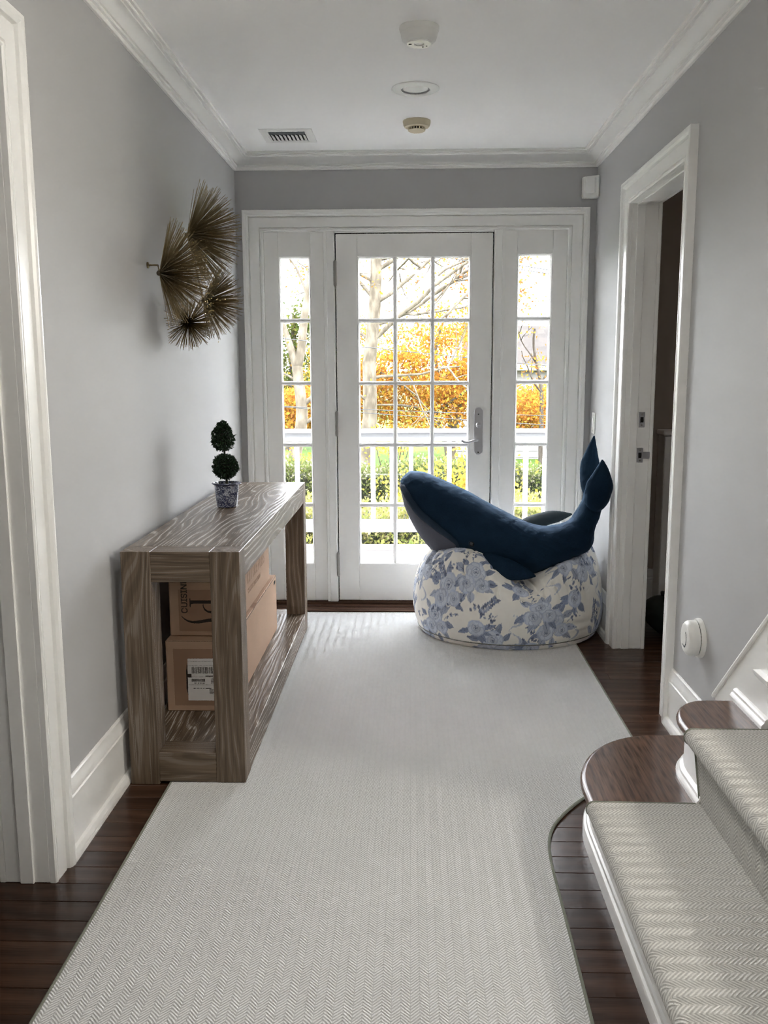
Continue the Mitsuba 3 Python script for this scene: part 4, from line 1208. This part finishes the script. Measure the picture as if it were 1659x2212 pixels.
ce, se = np.sign(ce) * np.abs(ce) ** ex, np.sign(se) * np.abs(se) ** ex
bx = ctr[:, None, 0] + half[:, None, 0] * ce
bz = ctr[:, None, 1] + half[:, None, 1] * ce
by = whale_y(ctr[:, 0])[:, None] - Hs[:, None] * se
body = np.stack([bx, by, bz], -1)
# cloth folds across the back near the tail
nrm = body - np.stack([ctr[:, 0], whale_y(ctr[:, 0]), ctr[:, 1]], -1)[:, None]
nrm /= np.linalg.norm(nrm, axis=-1, keepdims=True) + 1e-9
fold = meshkit.fbm(np.stack([bx * 9 + bz * 12, by * 5, bz * 5], -1), 4, 31) - 0.5
sw_ = np.interp(sec, [0, 0.12, 0.4, 0.62, 0.85, 1], [0.0, 0.008, 0.018, 0.030, 0.018, 0.0])
body = body + nrm * (fold * sw_[:, None])[..., None]
i, j = np.meshgrid(np.arange(NSEC - 1), np.arange(NR), indexing='ij')
k = (j + 1) % NR
q = np.stack([i * NR + j, i * NR + k, (i + 1) * NR + k, (i + 1) * NR + j], -1).reshape(-1, 4)
fc = np.vstack([q[:, [0, 1, 2]], q[:, [0, 2, 3]]])
o = NSEC * NR
vb = np.vstack([body.reshape(-1, 3), body[0].mean(0), body[-1].mean(0)])
kk = np.arange(NR)
fc = np.vstack([fc, np.stack([(kk + 1) % NR, kk, kk * 0 + o], 1), np.stack([kk + o - NR, (kk + 1) % NR + o - NR, kk * 0 + o + 1], 1)])
wm = trimesh.Trimesh(vb, fc, process=False)
wm.fix_normals()
mouth = np.array([(-0.062, 0.792), (-0.040, 0.762), (0.005, 0.692), (0.042, 0.645), (0.093, 0.603), (0.151, 0.562), (0.205, 0.525), (0.232, 0.500), (0.243, 0.450), (0.258, 0.395), (0.268, 0.30)])
cen = wm.triangles_center
below = (cen[:, 2] < np.interp(cen[:, 0], mouth[:, 0], mouth[:, 1])) & (cen[:, 0] < 0.268)
vn = wm.vertex_normals
for nm, sel, m_, lb_ in (('body', ~below, 'm_whale', 'navy blue body and back'), ('jaw', below, 'm_whale_jaw', 'grey lower jaw and throat')):
    f = wm.faces[sel]
    used, inv = np.unique(f, return_inverse=True)
    m = trimesh.Trimesh(wm.vertices[used], inv.reshape(-1, 3), process=False)
    obj(nm, m, m_, wh, smooth=True, label=lb_)
# raised lip seam along the mouth on both sides
for sgn in (-1, 1):
    line = []
    mp = spline(mouth[1:9], 40)
    for x, z in mp:
        i0 = np.argmin(np.abs((ctr[:, 0] - x) * (half[:, 1]) - (ctr[:, 1] - z) * half[:, 0]) / (np.linalg.norm(half, axis=1) + 1e-9) + 2.0 * (np.abs(sec - np.interp(x, [-0.06, 0.26], [0.02, 0.42])) > 0.25))
        h = half[i0]
        tpar = np.clip(((x - ctr[i0, 0]) * h[0] + (z - ctr[i0, 1]) * h[1]) / (h @ h + 1e-12), -1, 1)
        s_ = (1 - abs(tpar) ** 2.25) ** (1 / 2.25)
        line.append((ctr[i0, 0] + h[0] * tpar, whale_y(ctr[i0, 0]) + sgn * Hs[i0] * s_, ctr[i0, 1] + h[1] * tpar))
    line = _V(line)
    for _ in range(3):
        line[1:-1] = (line[:-2] + 2 * line[1:-1] + line[2:]) / 4
    obj('lip', tube(line, np.interp(np.linspace(0, 1, 40), [0, 0.1, 0.6, 1], [0.016, 0.022, 0.018, 0.007]), 10), 'm_whale_piping', wh, smooth=True, label='rolled navy lip')


def surf(x, z, sgn):
    best = None
    for i0 in range(4, NSEC - 4):
        h = half[i0]
        cr = (x - ctr[i0, 0]) * h[1] - (z - ctr[i0, 1]) * h[0]
        if best is None or abs(cr) < best[0]:
            best = (abs(cr), i0)
    i0 = best[1]
    h = half[i0]
    tp = np.clip(((x - ctr[i0, 0]) * h[0] + (z - ctr[i0, 1]) * h[1]) / (h @ h), -1, 1)
    return np.array([x, whale_y(x) + sgn * Hs[i0] * (1 - abs(tp) ** 2.25) ** (1 / 2.25), z])


e = surf(0.306, 0.503, -1)
obj('eye', moved(trimesh.creation.icosphere(3, 0.0135), e + [0, 0.003, 0]), 'm_eye', wh, smooth=True, label='round black eye')
obj('eye_rim', moved(trimesh.creation.torus(0.0155, 0.0036, 28, 10), e + [0, 0.001, 0], rotm([1, 0, 0], 80)), 'm_whale_piping', wh, smooth=True)


def pillow(path, widths, thick, wdir, n=40, nr=28):
    """A stuffed leaf shape: lens-shaped sections along a path, wide along wdir."""
    p = spline(path, n)
    tq = np.linspace(0, 1, n)
    w = PchipInterpolator(np.linspace(0, 1, len(widths)), widths)(tq)
    h = PchipInterpolator(np.linspace(0, 1, len(thick)), thick)(tq)
    t = np.gradient(p, axis=0)
    t /= np.linalg.norm(t, axis=1, keepdims=True)
    wd_ = _V(wdir, float) - t * (t @ _V(wdir, float))[:, None]
    wd_ /= np.linalg.norm(wd_, axis=1, keepdims=True)
    nd = np.cross(t, wd_)
    a = np.arange(nr) * 2 * np.pi / nr
    cx, sx = np.cos(a), np.sin(a)
    sx = np.sign(sx) * np.abs(sx) ** 1.25
    v = p[:, None] + w[:, None, None] * cx[None, :, None] * wd_[:, None] + h[:, None, None] * sx[None, :, None] * nd[:, None]
    i, j = np.meshgrid(np.arange(n - 1), np.arange(nr), indexing='ij')
    k = (j + 1) % nr
    q = np.stack([i * nr + j, i * nr + k, (i + 1) * nr + k, (i + 1) * nr + j], -1).reshape(-1, 4)
    o = n * nr
    kk = np.arange(nr)
    f = np.vstack([q[:, [0, 1, 2]], q[:, [0, 2, 3]], np.stack([(kk + 1) % nr, kk, kk * 0 + o], 1), np.stack([kk + o - nr, (kk + 1) % nr + o - nr, kk * 0 + o + 1], 1)])
    m = trimesh.Trimesh(np.vstack([v.reshape(-1, 3), p[:1], p[-1:]]), f, process=False)
    m.fix_normals()
    return m


obj('flipper', pillow([(0.362, 4.390, 0.438), (0.415, 4.345, 0.418), (0.490, 4.310, 0.392), (0.555, 4.300, 0.378), (0.610, 4.300, 0.364)], [0.026, 0.046, 0.054, 0.040, 0.004], [0.020, 0.030, 0.028, 0.020, 0.004], (0.20, -0.62, -0.75)), 'm_whale', wh, smooth=True, label='front flipper pointing right')
obj('flipper', pillow([(0.560, 4.70, 0.52), (0.66, 4.77, 0.552), (0.76, 4.83, 0.570), (0.88, 4.88, 0.578)], [0.03, 0.045, 0.042, 0.006], [0.018, 0.024, 0.020, 0.004], (0, 0.6, 0.5)), 'm_whale_far_fin', wh, smooth=True, label='far flipper, dark green grey underside')
obj('fluke', pillow([(0.895, 4.41, 0.745), (0.893, 4.455, 0.800), (0.898, 4.505, 0.880), (0.912, 4.545, 0.960), (0.924, 4.560, 1.030)], [0.040, 0.052, 0.050, 0.030, 0.003], [0.030, 0.034, 0.028, 0.018, 0.003], (1, 0, -0.1)), 'm_whale', wh, smooth=True, label='far tail fluke')
obj('fluke', pillow([(0.905, 4.375, 0.705), (0.898, 4.335, 0.730), (0.899, 4.295, 0.785), (0.905, 4.275, 0.850), (0.907, 4.270, 0.938)], [0.026, 0.062, 0.066, 0.042, 0.003], [0.036, 0.056, 0.050, 0.030, 0.003], (1, 0, 0.05)), 'm_whale', wh, smooth=True, label='near tail fluke')

# ------------------------------------------------------------------ things in the unlit room beyond the right doorway
cb = thing('white_cabinet', 'white cabinet dimly seen through the right doorway', 'cabinet')
obj('body', box(1.392, 1.90, 4.965, 5.100, 0.05, 1.000, 0.004), 'm_plastic', cb)
obj('top', box(1.380, 1.92, 4.95, 5.100, 1.000, 1.028, 0.006), 'm_plastic', cb)
obj('plinth', box(1.398, 1.89, 4.975, 5.098, 0.0, 0.05), 'm_plastic', cb)
bg = thing('duffel_bag', 'dark green black bag on the floor inside the right doorway', 'bag')
s = trimesh.creation.icosphere(4, 1.0)
v = s.vertices
v = np.sign(v) * np.abs(v) ** 0.75 * [0.16, 0.24, 0.085]
v = v * (1 + 0.10 * (meshkit.fbm(v * 9, 3, 2) - 0.5)[:, None])
v[:, 2] = np.maximum(v[:, 2], -0.080)
obj('body', trimesh.Trimesh(v + [1.40, 4.62, 0.0805], s.faces, process=False), 'm_bag', bg, smooth=True)
obj('handle', tube(spline([(1.36, 4.74, 0.150), (1.34, 4.70, 0.185), (1.34, 4.60, 0.185), (1.36, 4.54, 0.150)], 20), 0.010, 8), 'm_bag', bg, smooth=True)

# ------------------------------------------------------------------ outdoors
GZ = -1.0


def ground_z(y):
    return GZ


obj('lawn', cat(box(-40, 40, 5.4, 60, GZ - 0.2, GZ)), 'm_lawn', label='green lawn beyond the hedges', category='lawn', kind='stuff')
dk = thing('deck', 'pale weathered wooden deck outside the door', 'deck')
for r in range(15):
    y = YF + 0.18 + r * 0.147
    obj('board', box(-3.2, 3.2, y, y + 0.141, -0.125, -0.097, 0.003), 'm_deck', dk)
obj('joists', cat([box(x, x + 0.05, YF + 0.18, 7.48, -0.30, -0.127) for x in np.arange(-3.1, 3.1, 0.6)] + [box(-3.2, 3.2, 7.44, 7.49, -0.34, -0.127)] + [box(x, x + 0.1, 7.3, 7.4, GZ, -0.30) for x in (-3.0, 0.0, 2.9)]), 'm_deck', dk)
rl = thing('deck_railing', 'white wooden railing along the edge of the deck', 'railing')
RYY = 7.30
obj('top_rail', sweep([(-0.062, 0), (-0.062, 0.020), (-0.050, 0.028), (0.050, 0.028), (0.062, 0.020), (0.062, 0)], [(-3.2, RYY, 0.862), (3.2, RYY, 0.862)], (0, 0, 1)), 'm_white_outdoor', rl)
obj('sub_rail', sweep([(-0.022, -0.072), (-0.030, -0.03), (-0.038, 0), (0.038, 0), (0.030, -0.03), (0.022, -0.072)], [(-3.2, RYY, 0.861), (3.2, RYY, 0.861)], (0, 0, 1)), 'm_white_outdoor', rl)
obj('bottom_rail', sweep([(-0.034, 0), (-0.034, 0.075), (-0.020, 0.10), (0.020, 0.10), (0.034, 0.075), (0.034, 0)], [(-3.2, RYY, 0.045), (3.2, RYY, 0.045)], (0, 0, 1)), 'm_white_outdoor', rl)
for kx in range(-14, 28):
    x = -0.928 + kx * 0.1552
    if -3.1 < x < 3.1:
        obj('baluster', box(x - 0.019, x + 0.019, RYY - 0.019, RYY + 0.019, 0.140, 0.795, 0.002), 'm_white_outdoor', rl)
for x in (-3.15, 3.15):
    obj('post', box(x - 0.05, x + 0.05, RYY - 0.05, RYY + 0.05, -0.1, 1.0, 0.004), 'm_white_outdoor', rl)

ORANGE = np.array([(0.80, 0.36, 0.055), (0.85, 0.44, 0.07), (0.72, 0.27, 0.045), (0.86, 0.52, 0.10), (0.62, 0.24, 0.06)])
YELLOW = np.array([(0.86, 0.64, 0.09), (0.80, 0.60, 0.12), (0.62, 0.56, 0.13), (0.88, 0.55, 0.09)])
GREEN = 0.5 * np.array([(0.30, 0.40, 0.09), (0.42, 0.46, 0.13), (0.20, 0.30, 0.08), (0.55, 0.52, 0.16)])
RUST = np.array([(0.70, 0.32, 0.12), (0.78, 0.42, 0.16), (0.58, 0.24, 0.10)])


def pick(pal, n, rg):
    return OUT * pal[rg.integers(0, len(pal), n)] * rg.uniform(0.75, 1.12, (n, 1))


def branchlets(start, direction, length, radius, depth, rg, out, tips, droop=0.0):
    n = 7
    p = [np.array(start, float)]
    d = _V(direction, float) / np.linalg.norm(direction)
    for _ in range(n):
        d = d + rg.normal(size=3) * 0.13 + [0, 0, 0.03 - droop]
        d /= np.linalg.norm(d)
        p.append(p[-1] + d * length / n)
    p = np.array(p)
    out.append(tube(p, np.linspace(radius, radius * 0.45, n + 1), 6 if radius > 0.02 else 4, cap=False))
    if depth == 0:
        tips += [p[-1], p[-3], p[-5]]
        return
    for c_ in range(rg.integers(2, 4) + (depth > 1)):
        i = rg.integers(2, n + 1)
        q = d + rg.normal(size=3) * 0.75
        branchlets(p[i], q, length * rg.uniform(0.5, 0.75), radius * 0.58, depth - 1, rg, out, tips, droop)


def tree(name, label, trunks, bark, limbs, pal, leaf, per_tip, spread, seed, extra=None, cat_='tree'):
    """trunks: polylines with radii; limbs: (start, direction, length, radius, depth)."""
    rg = np.random.default_rng(seed)
    t = thing(name, label, cat_)
    obj('trunk', cat([tube(spline(p, 18), np.linspace(r0, r1, 18), 12) for p, r0, r1 in trunks]), bark, t, smooth=True)
    out, tips = [], []
    for s_, d_, l_, r_, n_ in limbs:
        branchlets(s_, d_, l_, r_, n_, rg, out, tips)
    if out:
        obj('branches', cat(out), bark, t, smooth=True, kind='stuff')
    tips = np.array(tips).reshape(-1, 3)
    pts = np.repeat(tips, per_tip, 0) + rg.normal(size=(len(tips) * per_tip, 3)) * spread if len(tips) else np.zeros((0, 3))
    if extra is not None:
        pts = np.vstack([pts] + [rg.normal(size=(n, 3)) * _V(s) + _V(c) for c, s, n in extra])
    pts = pts[pts[:, 2] > GZ]
    m, col = leaf_cards(pts, rg.normal(size=pts.shape) + [0, 0, -0.3], np.full(len(pts), leaf), pick(pal, len(pts), rg), rg, 0.15, 0.62)
    obj('leaves', m, 'm_leaf', t, color=col, kind='stuff')
    return t


# tall pale trunk seen through the left column of door panes
tree('shade_tree', 'tall tree with a pale straight trunk seen through the left door panes',
     [([(-0.93, 17.4, GZ), (-0.88, 17.4, -0.4), (-0.78, 17.4, 0.83), (-0.80, 17.4, 1.36), (-0.71, 17.4, 2.23), (-0.65, 17.4, 3.42), (-0.5, 17.3, 5.4), (-0.4, 17.2, 7.5)], 0.155, 0.06)], 'm_bark',
     [((-0.74, 17.4, 1.9), (1.0, -0.1, 0.55), 2.8, 0.05, 2), ((-0.70, 17.4, 2.6), (1.0, -0.2, 0.65), 2.6, 0.045, 2), ((-0.70, 17.4, 2.7), (-0.8, 0.1, 0.7), 2.0, 0.04, 2), ((-0.67, 17.4, 3.2), (1, 0.2, 0.5), 2.8, 0.045, 3), ((-0.72, 17.4, 2.2), (1.0, 0.3, 0.35), 2.6, 0.045, 3), ((-0.66, 17.4, 3.4), (1.0, 0.1, 0.25), 2.6, 0.04, 3), ((-0.74, 17.4, 1.9), (-0.9, 0.2, 0.6), 1.6, 0.035, 3), ((0.55, 17.0, 2.3), (1.0, 0.0, 0.4), 1.3, 0.03, 3), ((0.5, 17.2, 3.1), (0.9, 0.1, 0.3), 1.3, 0.025, 3), ((0.4, 17.3, 2.6), (0.9, 0.1, 0.75), 1.3, 0.025, 3),
      ((-0.68, 17.4, 3.0), (-1.0, -0.3, 0.35), 2.0, 0.035, 2), ((-0.6, 17.4, 4.2), (0.8, 0, 0.8), 2.5, 0.04, 2), ((-0.55, 17.4, 5.0), (-0.8, 0.2, 0.8), 2.5, 0.04, 2), ((-0.8, 17.4, 1.2), (0.9, 0.2, 0.15), 1.8, 0.035, 2), ((-0.78, 17.4, 0.75), (-0.6, -0.2, 0.5), 1.2, 0.03, 1)],
     np.vstack([RUST, ORANGE]), 0.070, 7, 0.17, 4)
# leaning grey tree in the left sidelight
tree('sidelight_tree', 'forked pale tree seen through the left sidelight',
     [([(-2.16, 15.0, GZ), (-2.05, 15.0, -0.48), (-1.95, 15.0, -0.05), (-1.82, 15.0, 0.53), (-1.835, 15.0, 1.0), (-1.88, 15.0, 1.44)], 0.125, 0.085),
      ([(-1.88, 15.0, 1.40), (-1.80, 15.0, 1.75), (-1.76, 15.0, 2.12), (-1.70, 15.0, 2.5), (-1.64, 15.0, 2.9), (-1.5, 15, 4.2)], 0.078, 0.035), ([(-1.88, 15.0, 1.40), (-1.96, 15.0, 1.66), (-2.03, 15.0, 1.9), (-2.25, 15.0, 2.5)], 0.070, 0.03)], 'm_bark',
     [((-1.83, 15, 0.75), (0.7, -0.1, 0.75), 1.3, 0.045, 1), ((-1.84, 15, 0.45), (0.9, 0.1, 0.45), 1.1, 0.04, 1), ((-1.72, 15, 2.35), (0.5, 0.1, 0.8), 1.2, 0.03, 2), ((-1.70, 15, 2.6), (-0.8, 0.1, 0.8), 1.6, 0.022, 2), ((-2.1, 15, 2.1), (-0.7, 0.1, 0.5), 1.0, 0.02, 2), ((-1.9, 15, 1.2), (-0.9, -0.2, 0.25), 0.9, 0.022, 1)],
     np.vstack([YELLOW, ORANGE[:2]]), 0.055, 5, 0.13, 9, extra=[((-2.2, 14.6, -0.25), (0.35, 0.35, 0.26), 900), ((-1.45, 14.8, -0.35), (0.22, 0.3, 0.22), 500)])
# slim tree before the neighbour's house
tree('slim_tree', 'slim bare tree in front of the neighbouring house seen through the right sidelight',
     [([(2.78, 19, GZ), (2.743, 19, -0.43), (2.739, 19, 0.58), (2.71, 19, 1.06), (2.60, 19, 1.54), (2.56, 19, 2.2)], 0.06, 0.02)], 'm_bark_dark',
     [((2.72, 19, 0.9), (-0.8, 0, 0.5), 1.0, 0.02, 1), ((2.7, 19, 1.1), (0.7, 0, 0.7), 0.9, 0.02, 1), ((2.6, 19, 1.5), (-0.6, 0, 0.7), 1.0, 0.016, 2), ((2.73, 19, 0.5), (0.7, 0, 0.4), 0.7, 0.015, 1)],
     ORANGE, 0.055, 3, 0.10, 13, extra=[((2.72, 19, 0.55), (0.10, 0.12, 0.26), 240), ((2.62, 18.8, 1.45), (0.18, 0.2, 0.12), 130)])


def cloud_leaves(blobs, pal, leaf, rg):
    pts = np.vstack([rg.normal(size=(n, 3)) * _V(s) + _V(c) for c, s, n in blobs])
    pts = pts[pts[:, 2] > GZ + 0.05]
    return leaf_cards(pts, rg.normal(size=pts.shape) + [0, 0, -0.4], np.full(len(pts), leaf), pick(pal, len(pts), rg), rg, 0.15, 0.62)


# broad orange maple behind
rg = np.random.default_rng(21)
blobs = []
for _ in range(150):
    x = rg.uniform(-4.6, 3.6)
    z = rg.uniform(0.15, 2.0) if rg.uniform() < 0.85 else rg.uniform(1.9, 2.9)
    z += 0.2 * math.sin(x * 1.3)
    if x < -1.95:
        z = rg.uniform(0.1, 0.85)
    if x > 1.75:
        z = rg.uniform(0.2, 0.85)
    blobs.append(((x, 20.5 + rg.uniform(-1.0, 1.2), z), (0.33, 0.35, 0.13), 270))
mp = thing('orange_maple', 'broad low orange maple filling the middle of the garden view', 'tree')
obj('trunk', cat([tube(spline(p, 14), np.linspace(a, b, 14), 10) for p, a, b in (([(0.9, 21, GZ), (0.95, 21, -0.2), (1.3, 20.9, 0.9), (1.9, 20.8, 2.1)], 0.10, 0.03), ([(0.9, 21, GZ), (0.7, 21, 0.0), (-0.2, 20.8, 1.0), (-1.6, 20.6, 1.7)], 0.09, 0.02), ([(0.9, 21, GZ), (0.9, 21, 0.2), (0.6, 21, 1.4), (0.9, 20.8, 2.7)], 0.08, 0.02),
                                                                  ([(0.6, 20.4, 0.4), (-0.4, 19.7, 0.62), (-1.4, 19.5, 0.55)], 0.04, 0.012), ([(0.7, 20.4, 0.5), (1.3, 19.6, 1.0), (2.0, 19.5, 1.5)], 0.04, 0.012))]), 'm_bark', mp, smooth=True)
m, col = cloud_leaves(blobs, np.vstack([ORANGE, ORANGE, YELLOW[[0, 3]]]), 0.085, rg)
obj('leaves', m, 'm_leaf', mp, color=col, kind='stuff')
# green evergreen and distant wood behind
ev = thing('evergreen_tree', 'yellow green tree behind the fork in the left sidelight', 'tree')
obj('trunk', tube([(-3.6, 27, GZ), (-3.5, 27, 1.0), (-3.45, 27, 3.0)], [0.18, 0.14, 0.05], 10), 'm_bark_dark', ev, smooth=True)
blobs = [((-3.4 + rg.uniform(-1.3, 1.4), 27 + rg.uniform(-0.8, 0.8), rg.uniform(-0.2, 2.5)), (0.35, 0.4, 0.25), 230) for _ in range(34)] + [((-2.95, 27, 2.95), (0.30, 0.3, 0.28), 1100), ((-3.45, 27, 2.6), (0.4, 0.3, 0.2), 900), ((-3.2, 27, 1.6), (0.6, 0.3, 0.5), 1500)]
m, col = cloud_leaves(blobs, GREEN, 0.10, rg)
obj('leaves', m, 'm_leaf', ev, color=col, kind='stuff')
# yellow shrub close to the deck
for i, (x, y, z, w, h, n) in enumerate(((0.55, 12.2, -0.25, 0.85, 0.32, 1500), (1.0, 13.0, 0.05, 0.35, 0.24, 520), (-0.35, 16.2, 0.10, 0.40, 0.22, 420))):
    ys = thing('yellow_shrub', ('yellow leaved shrub right behind the railing under the lever handle', 'taller yellow shrub behind the railing near the right door stile', 'thin yellow shrub beside the pale trunk')[i], 'shrub')
    rgx = np.random.default_rng(40 + i)
    st = [tube(spline([(x, y, GZ), (x + dx * 0.5, y, (GZ + z) / 2), (x + dx, y, z + h * 0.5)], 8), np.linspace(0.016, 0.004, 8), 5) for dx in rgx.uniform(-w, w, 7)]
    obj('stems', cat(st), 'm_bark_dark', ys)
    m, col = cloud_leaves([((x, y, z), (w * 0.55, 0.3, h * 0.6), n)], YELLOW, 0.07, rgx)
    obj('leaves', m, 'm_leaf', ys, color=col, kind='stuff')


def hedge(y0, y1, z0, z1, pal, seed, label, n, leaf=0.055):
    rgx = np.random.default_rng(seed)
    t = thing('hedge', label, 'hedge')
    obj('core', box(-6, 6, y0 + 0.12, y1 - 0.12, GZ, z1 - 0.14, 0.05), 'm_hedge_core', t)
    # leaves over the front and the top
    k = n // 2
    a = np.stack([rgx.uniform(-4.0, 4.0, k), rgx.normal(y0 + 0.05, 0.05, k), rgx.uniform(z0, z1, k)], 1)
    b = np.stack([rgx.uniform(-4.0, 4.0, n - k), rgx.uniform(y0, y1, n - k), rgx.normal(z1 - 0.04, 0.05, n - k)], 1)
    pts = np.vstack([a, b])
    pts[:, 2] += 0.05 * np.sin(pts[:, 0] * 2.3) + 0.04 * np.sin(pts[:, 0] * 5.1 + 1)
    m, col = leaf_cards(pts, np.vstack([np.tile([0, -1, 0.4], (k, 1)), np.tile([0, -0.2, 1.0], (n - k, 1))]), np.full(n, leaf), pick(pal, n, rgx), rgx, 0.15, 0.6)
    obj('leaves', m, 'm_leaf', t, color=col, kind='stuff')


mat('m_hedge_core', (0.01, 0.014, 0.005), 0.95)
hedge(13.4, 14.2, -0.95, -0.08, np.array([(0.26, 0.33, 0.10), (0.38, 0.43, 0.16), (0.22, 0.27, 0.10), (0.62, 0.60, 0.42)]), 51, 'dark green clipped hedge at the edge of the lawn', 24000)
hedge(10.2, 11.6, -1.0, -0.26, np.array([(0.50, 0.52, 0.14), (0.62, 0.58, 0.20), (0.40, 0.46, 0.13), (0.66, 0.58, 0.30)]), 52, 'yellow green hedge just beyond the railing', 30000)
hedge(7.75, 8.6, -1.0, -0.33, np.array([(0.40, 0.46, 0.12), (0.52, 0.52, 0.16), (0.30, 0.38, 0.10)]), 53, 'low green hedge along the foot of the deck', 16000)

# neighbouring house
nh = thing('neighbouring_house', 'white neighbouring house with a brown shingle roof behind the garden', 'house')
HX0, HX1, HY = 0.95, 9.0, 24.0
obj('wall', box(HX0 + 0.1, HX1, HY + 0.1, HY + 6, GZ, 1.45), 'm_siding', nh)
for r in range(14):
    z = GZ + 0.05 + r * 0.17
    obj('siding_board', hull([(x, y, zz_) for x in (HX0 + 0.1, HX1) for y, zz_ in ((HY + 0.10, z + 0.168), (HY + 0.075, z), (HY + 0.10, z))]), 'm_siding', nh)
obj('roof', hull([(2.70, HY - 0.25, 1.50), (HX1 + 0.2, HY - 0.25, 1.50), (2.90, HY + 2.6, 2.62), (HX1, HY + 2.6, 2.62), (2.70, HY + 5, 1.5), (HX1 + 0.2, HY + 5, 1.5)]), 'm_shingle', nh, label='brown shingle roof')
obj('eaves', box(HX0, HX1 + 0.2, HY - 0.30, HY + 0.1, 1.34, 1.50, 0.01), 'm_siding', nh)
obj('low_roof', hull([(HX0 - 0.1, HY - 0.25, 1.50), (2.95, HY - 0.25, 1.50), (HX0 + 0.4, HY + 2, 1.78), (2.95, HY + 2, 1.95), (HX0 - 0.1, HY + 4, 1.5), (2.95, HY + 4, 1.5)]), 'm_shingle', nh)
wv = obj('window_frame', sweep([(-0.05, 0), (-0.05, 0.03), (0.03, 0.03), (0.03, 0)], [(3.05, HY + 0.07, -0.05), (3.05, HY + 0.07, 0.95), (3.75, HY + 0.07, 0.95), (3.75, HY + 0.07, -0.05)], (0, -1, 0), closed=True), 'm_white_outdoor', nh)
obj('glass', box(3.05, 3.75, HY + 0.06, HY + 0.075, -0.05, 0.95), 'm_vent_dark', nh)
obj('chimney', box(1.50, 1.74, HY + 2.2, HY + 2.8, 1.5, 2.5, 0.01), 'm_brick', nh, label='pale brick chimney')

# overhead wires
for i, (z0, z1, lab_) in enumerate(((0.850, 0.756, 'upper of the two low wires crossing the door panes'), (0.808, 0.634, 'lower of the two low wires crossing the door panes'), (1.672, 1.41, 'single wire crossing the second row of door panes'), (2.72, 2.63, 'higher wire across the top of the right sidelight'), (2.66, 2.582, 'lower wire across the top of the right sidelight'))):
    dz = (z1 - z0) / 2.46
    xs = np.linspace(-9, 9, 30)
    p = np.stack([xs, xs * 0 + 12.0, z0 + (xs + 0.684) * dz + 0.0015 * (xs ** 2 - 0.5)], 1)
    if i >= 3:
        p = np.stack([xs, xs * 0 + 12.0, z1 + (xs - 1.796) * -0.16], 1)
    obj('overhead_wire', tube(p, 0.0055, 6), 'm_wire', smooth=True, label=lab_, category='wire')
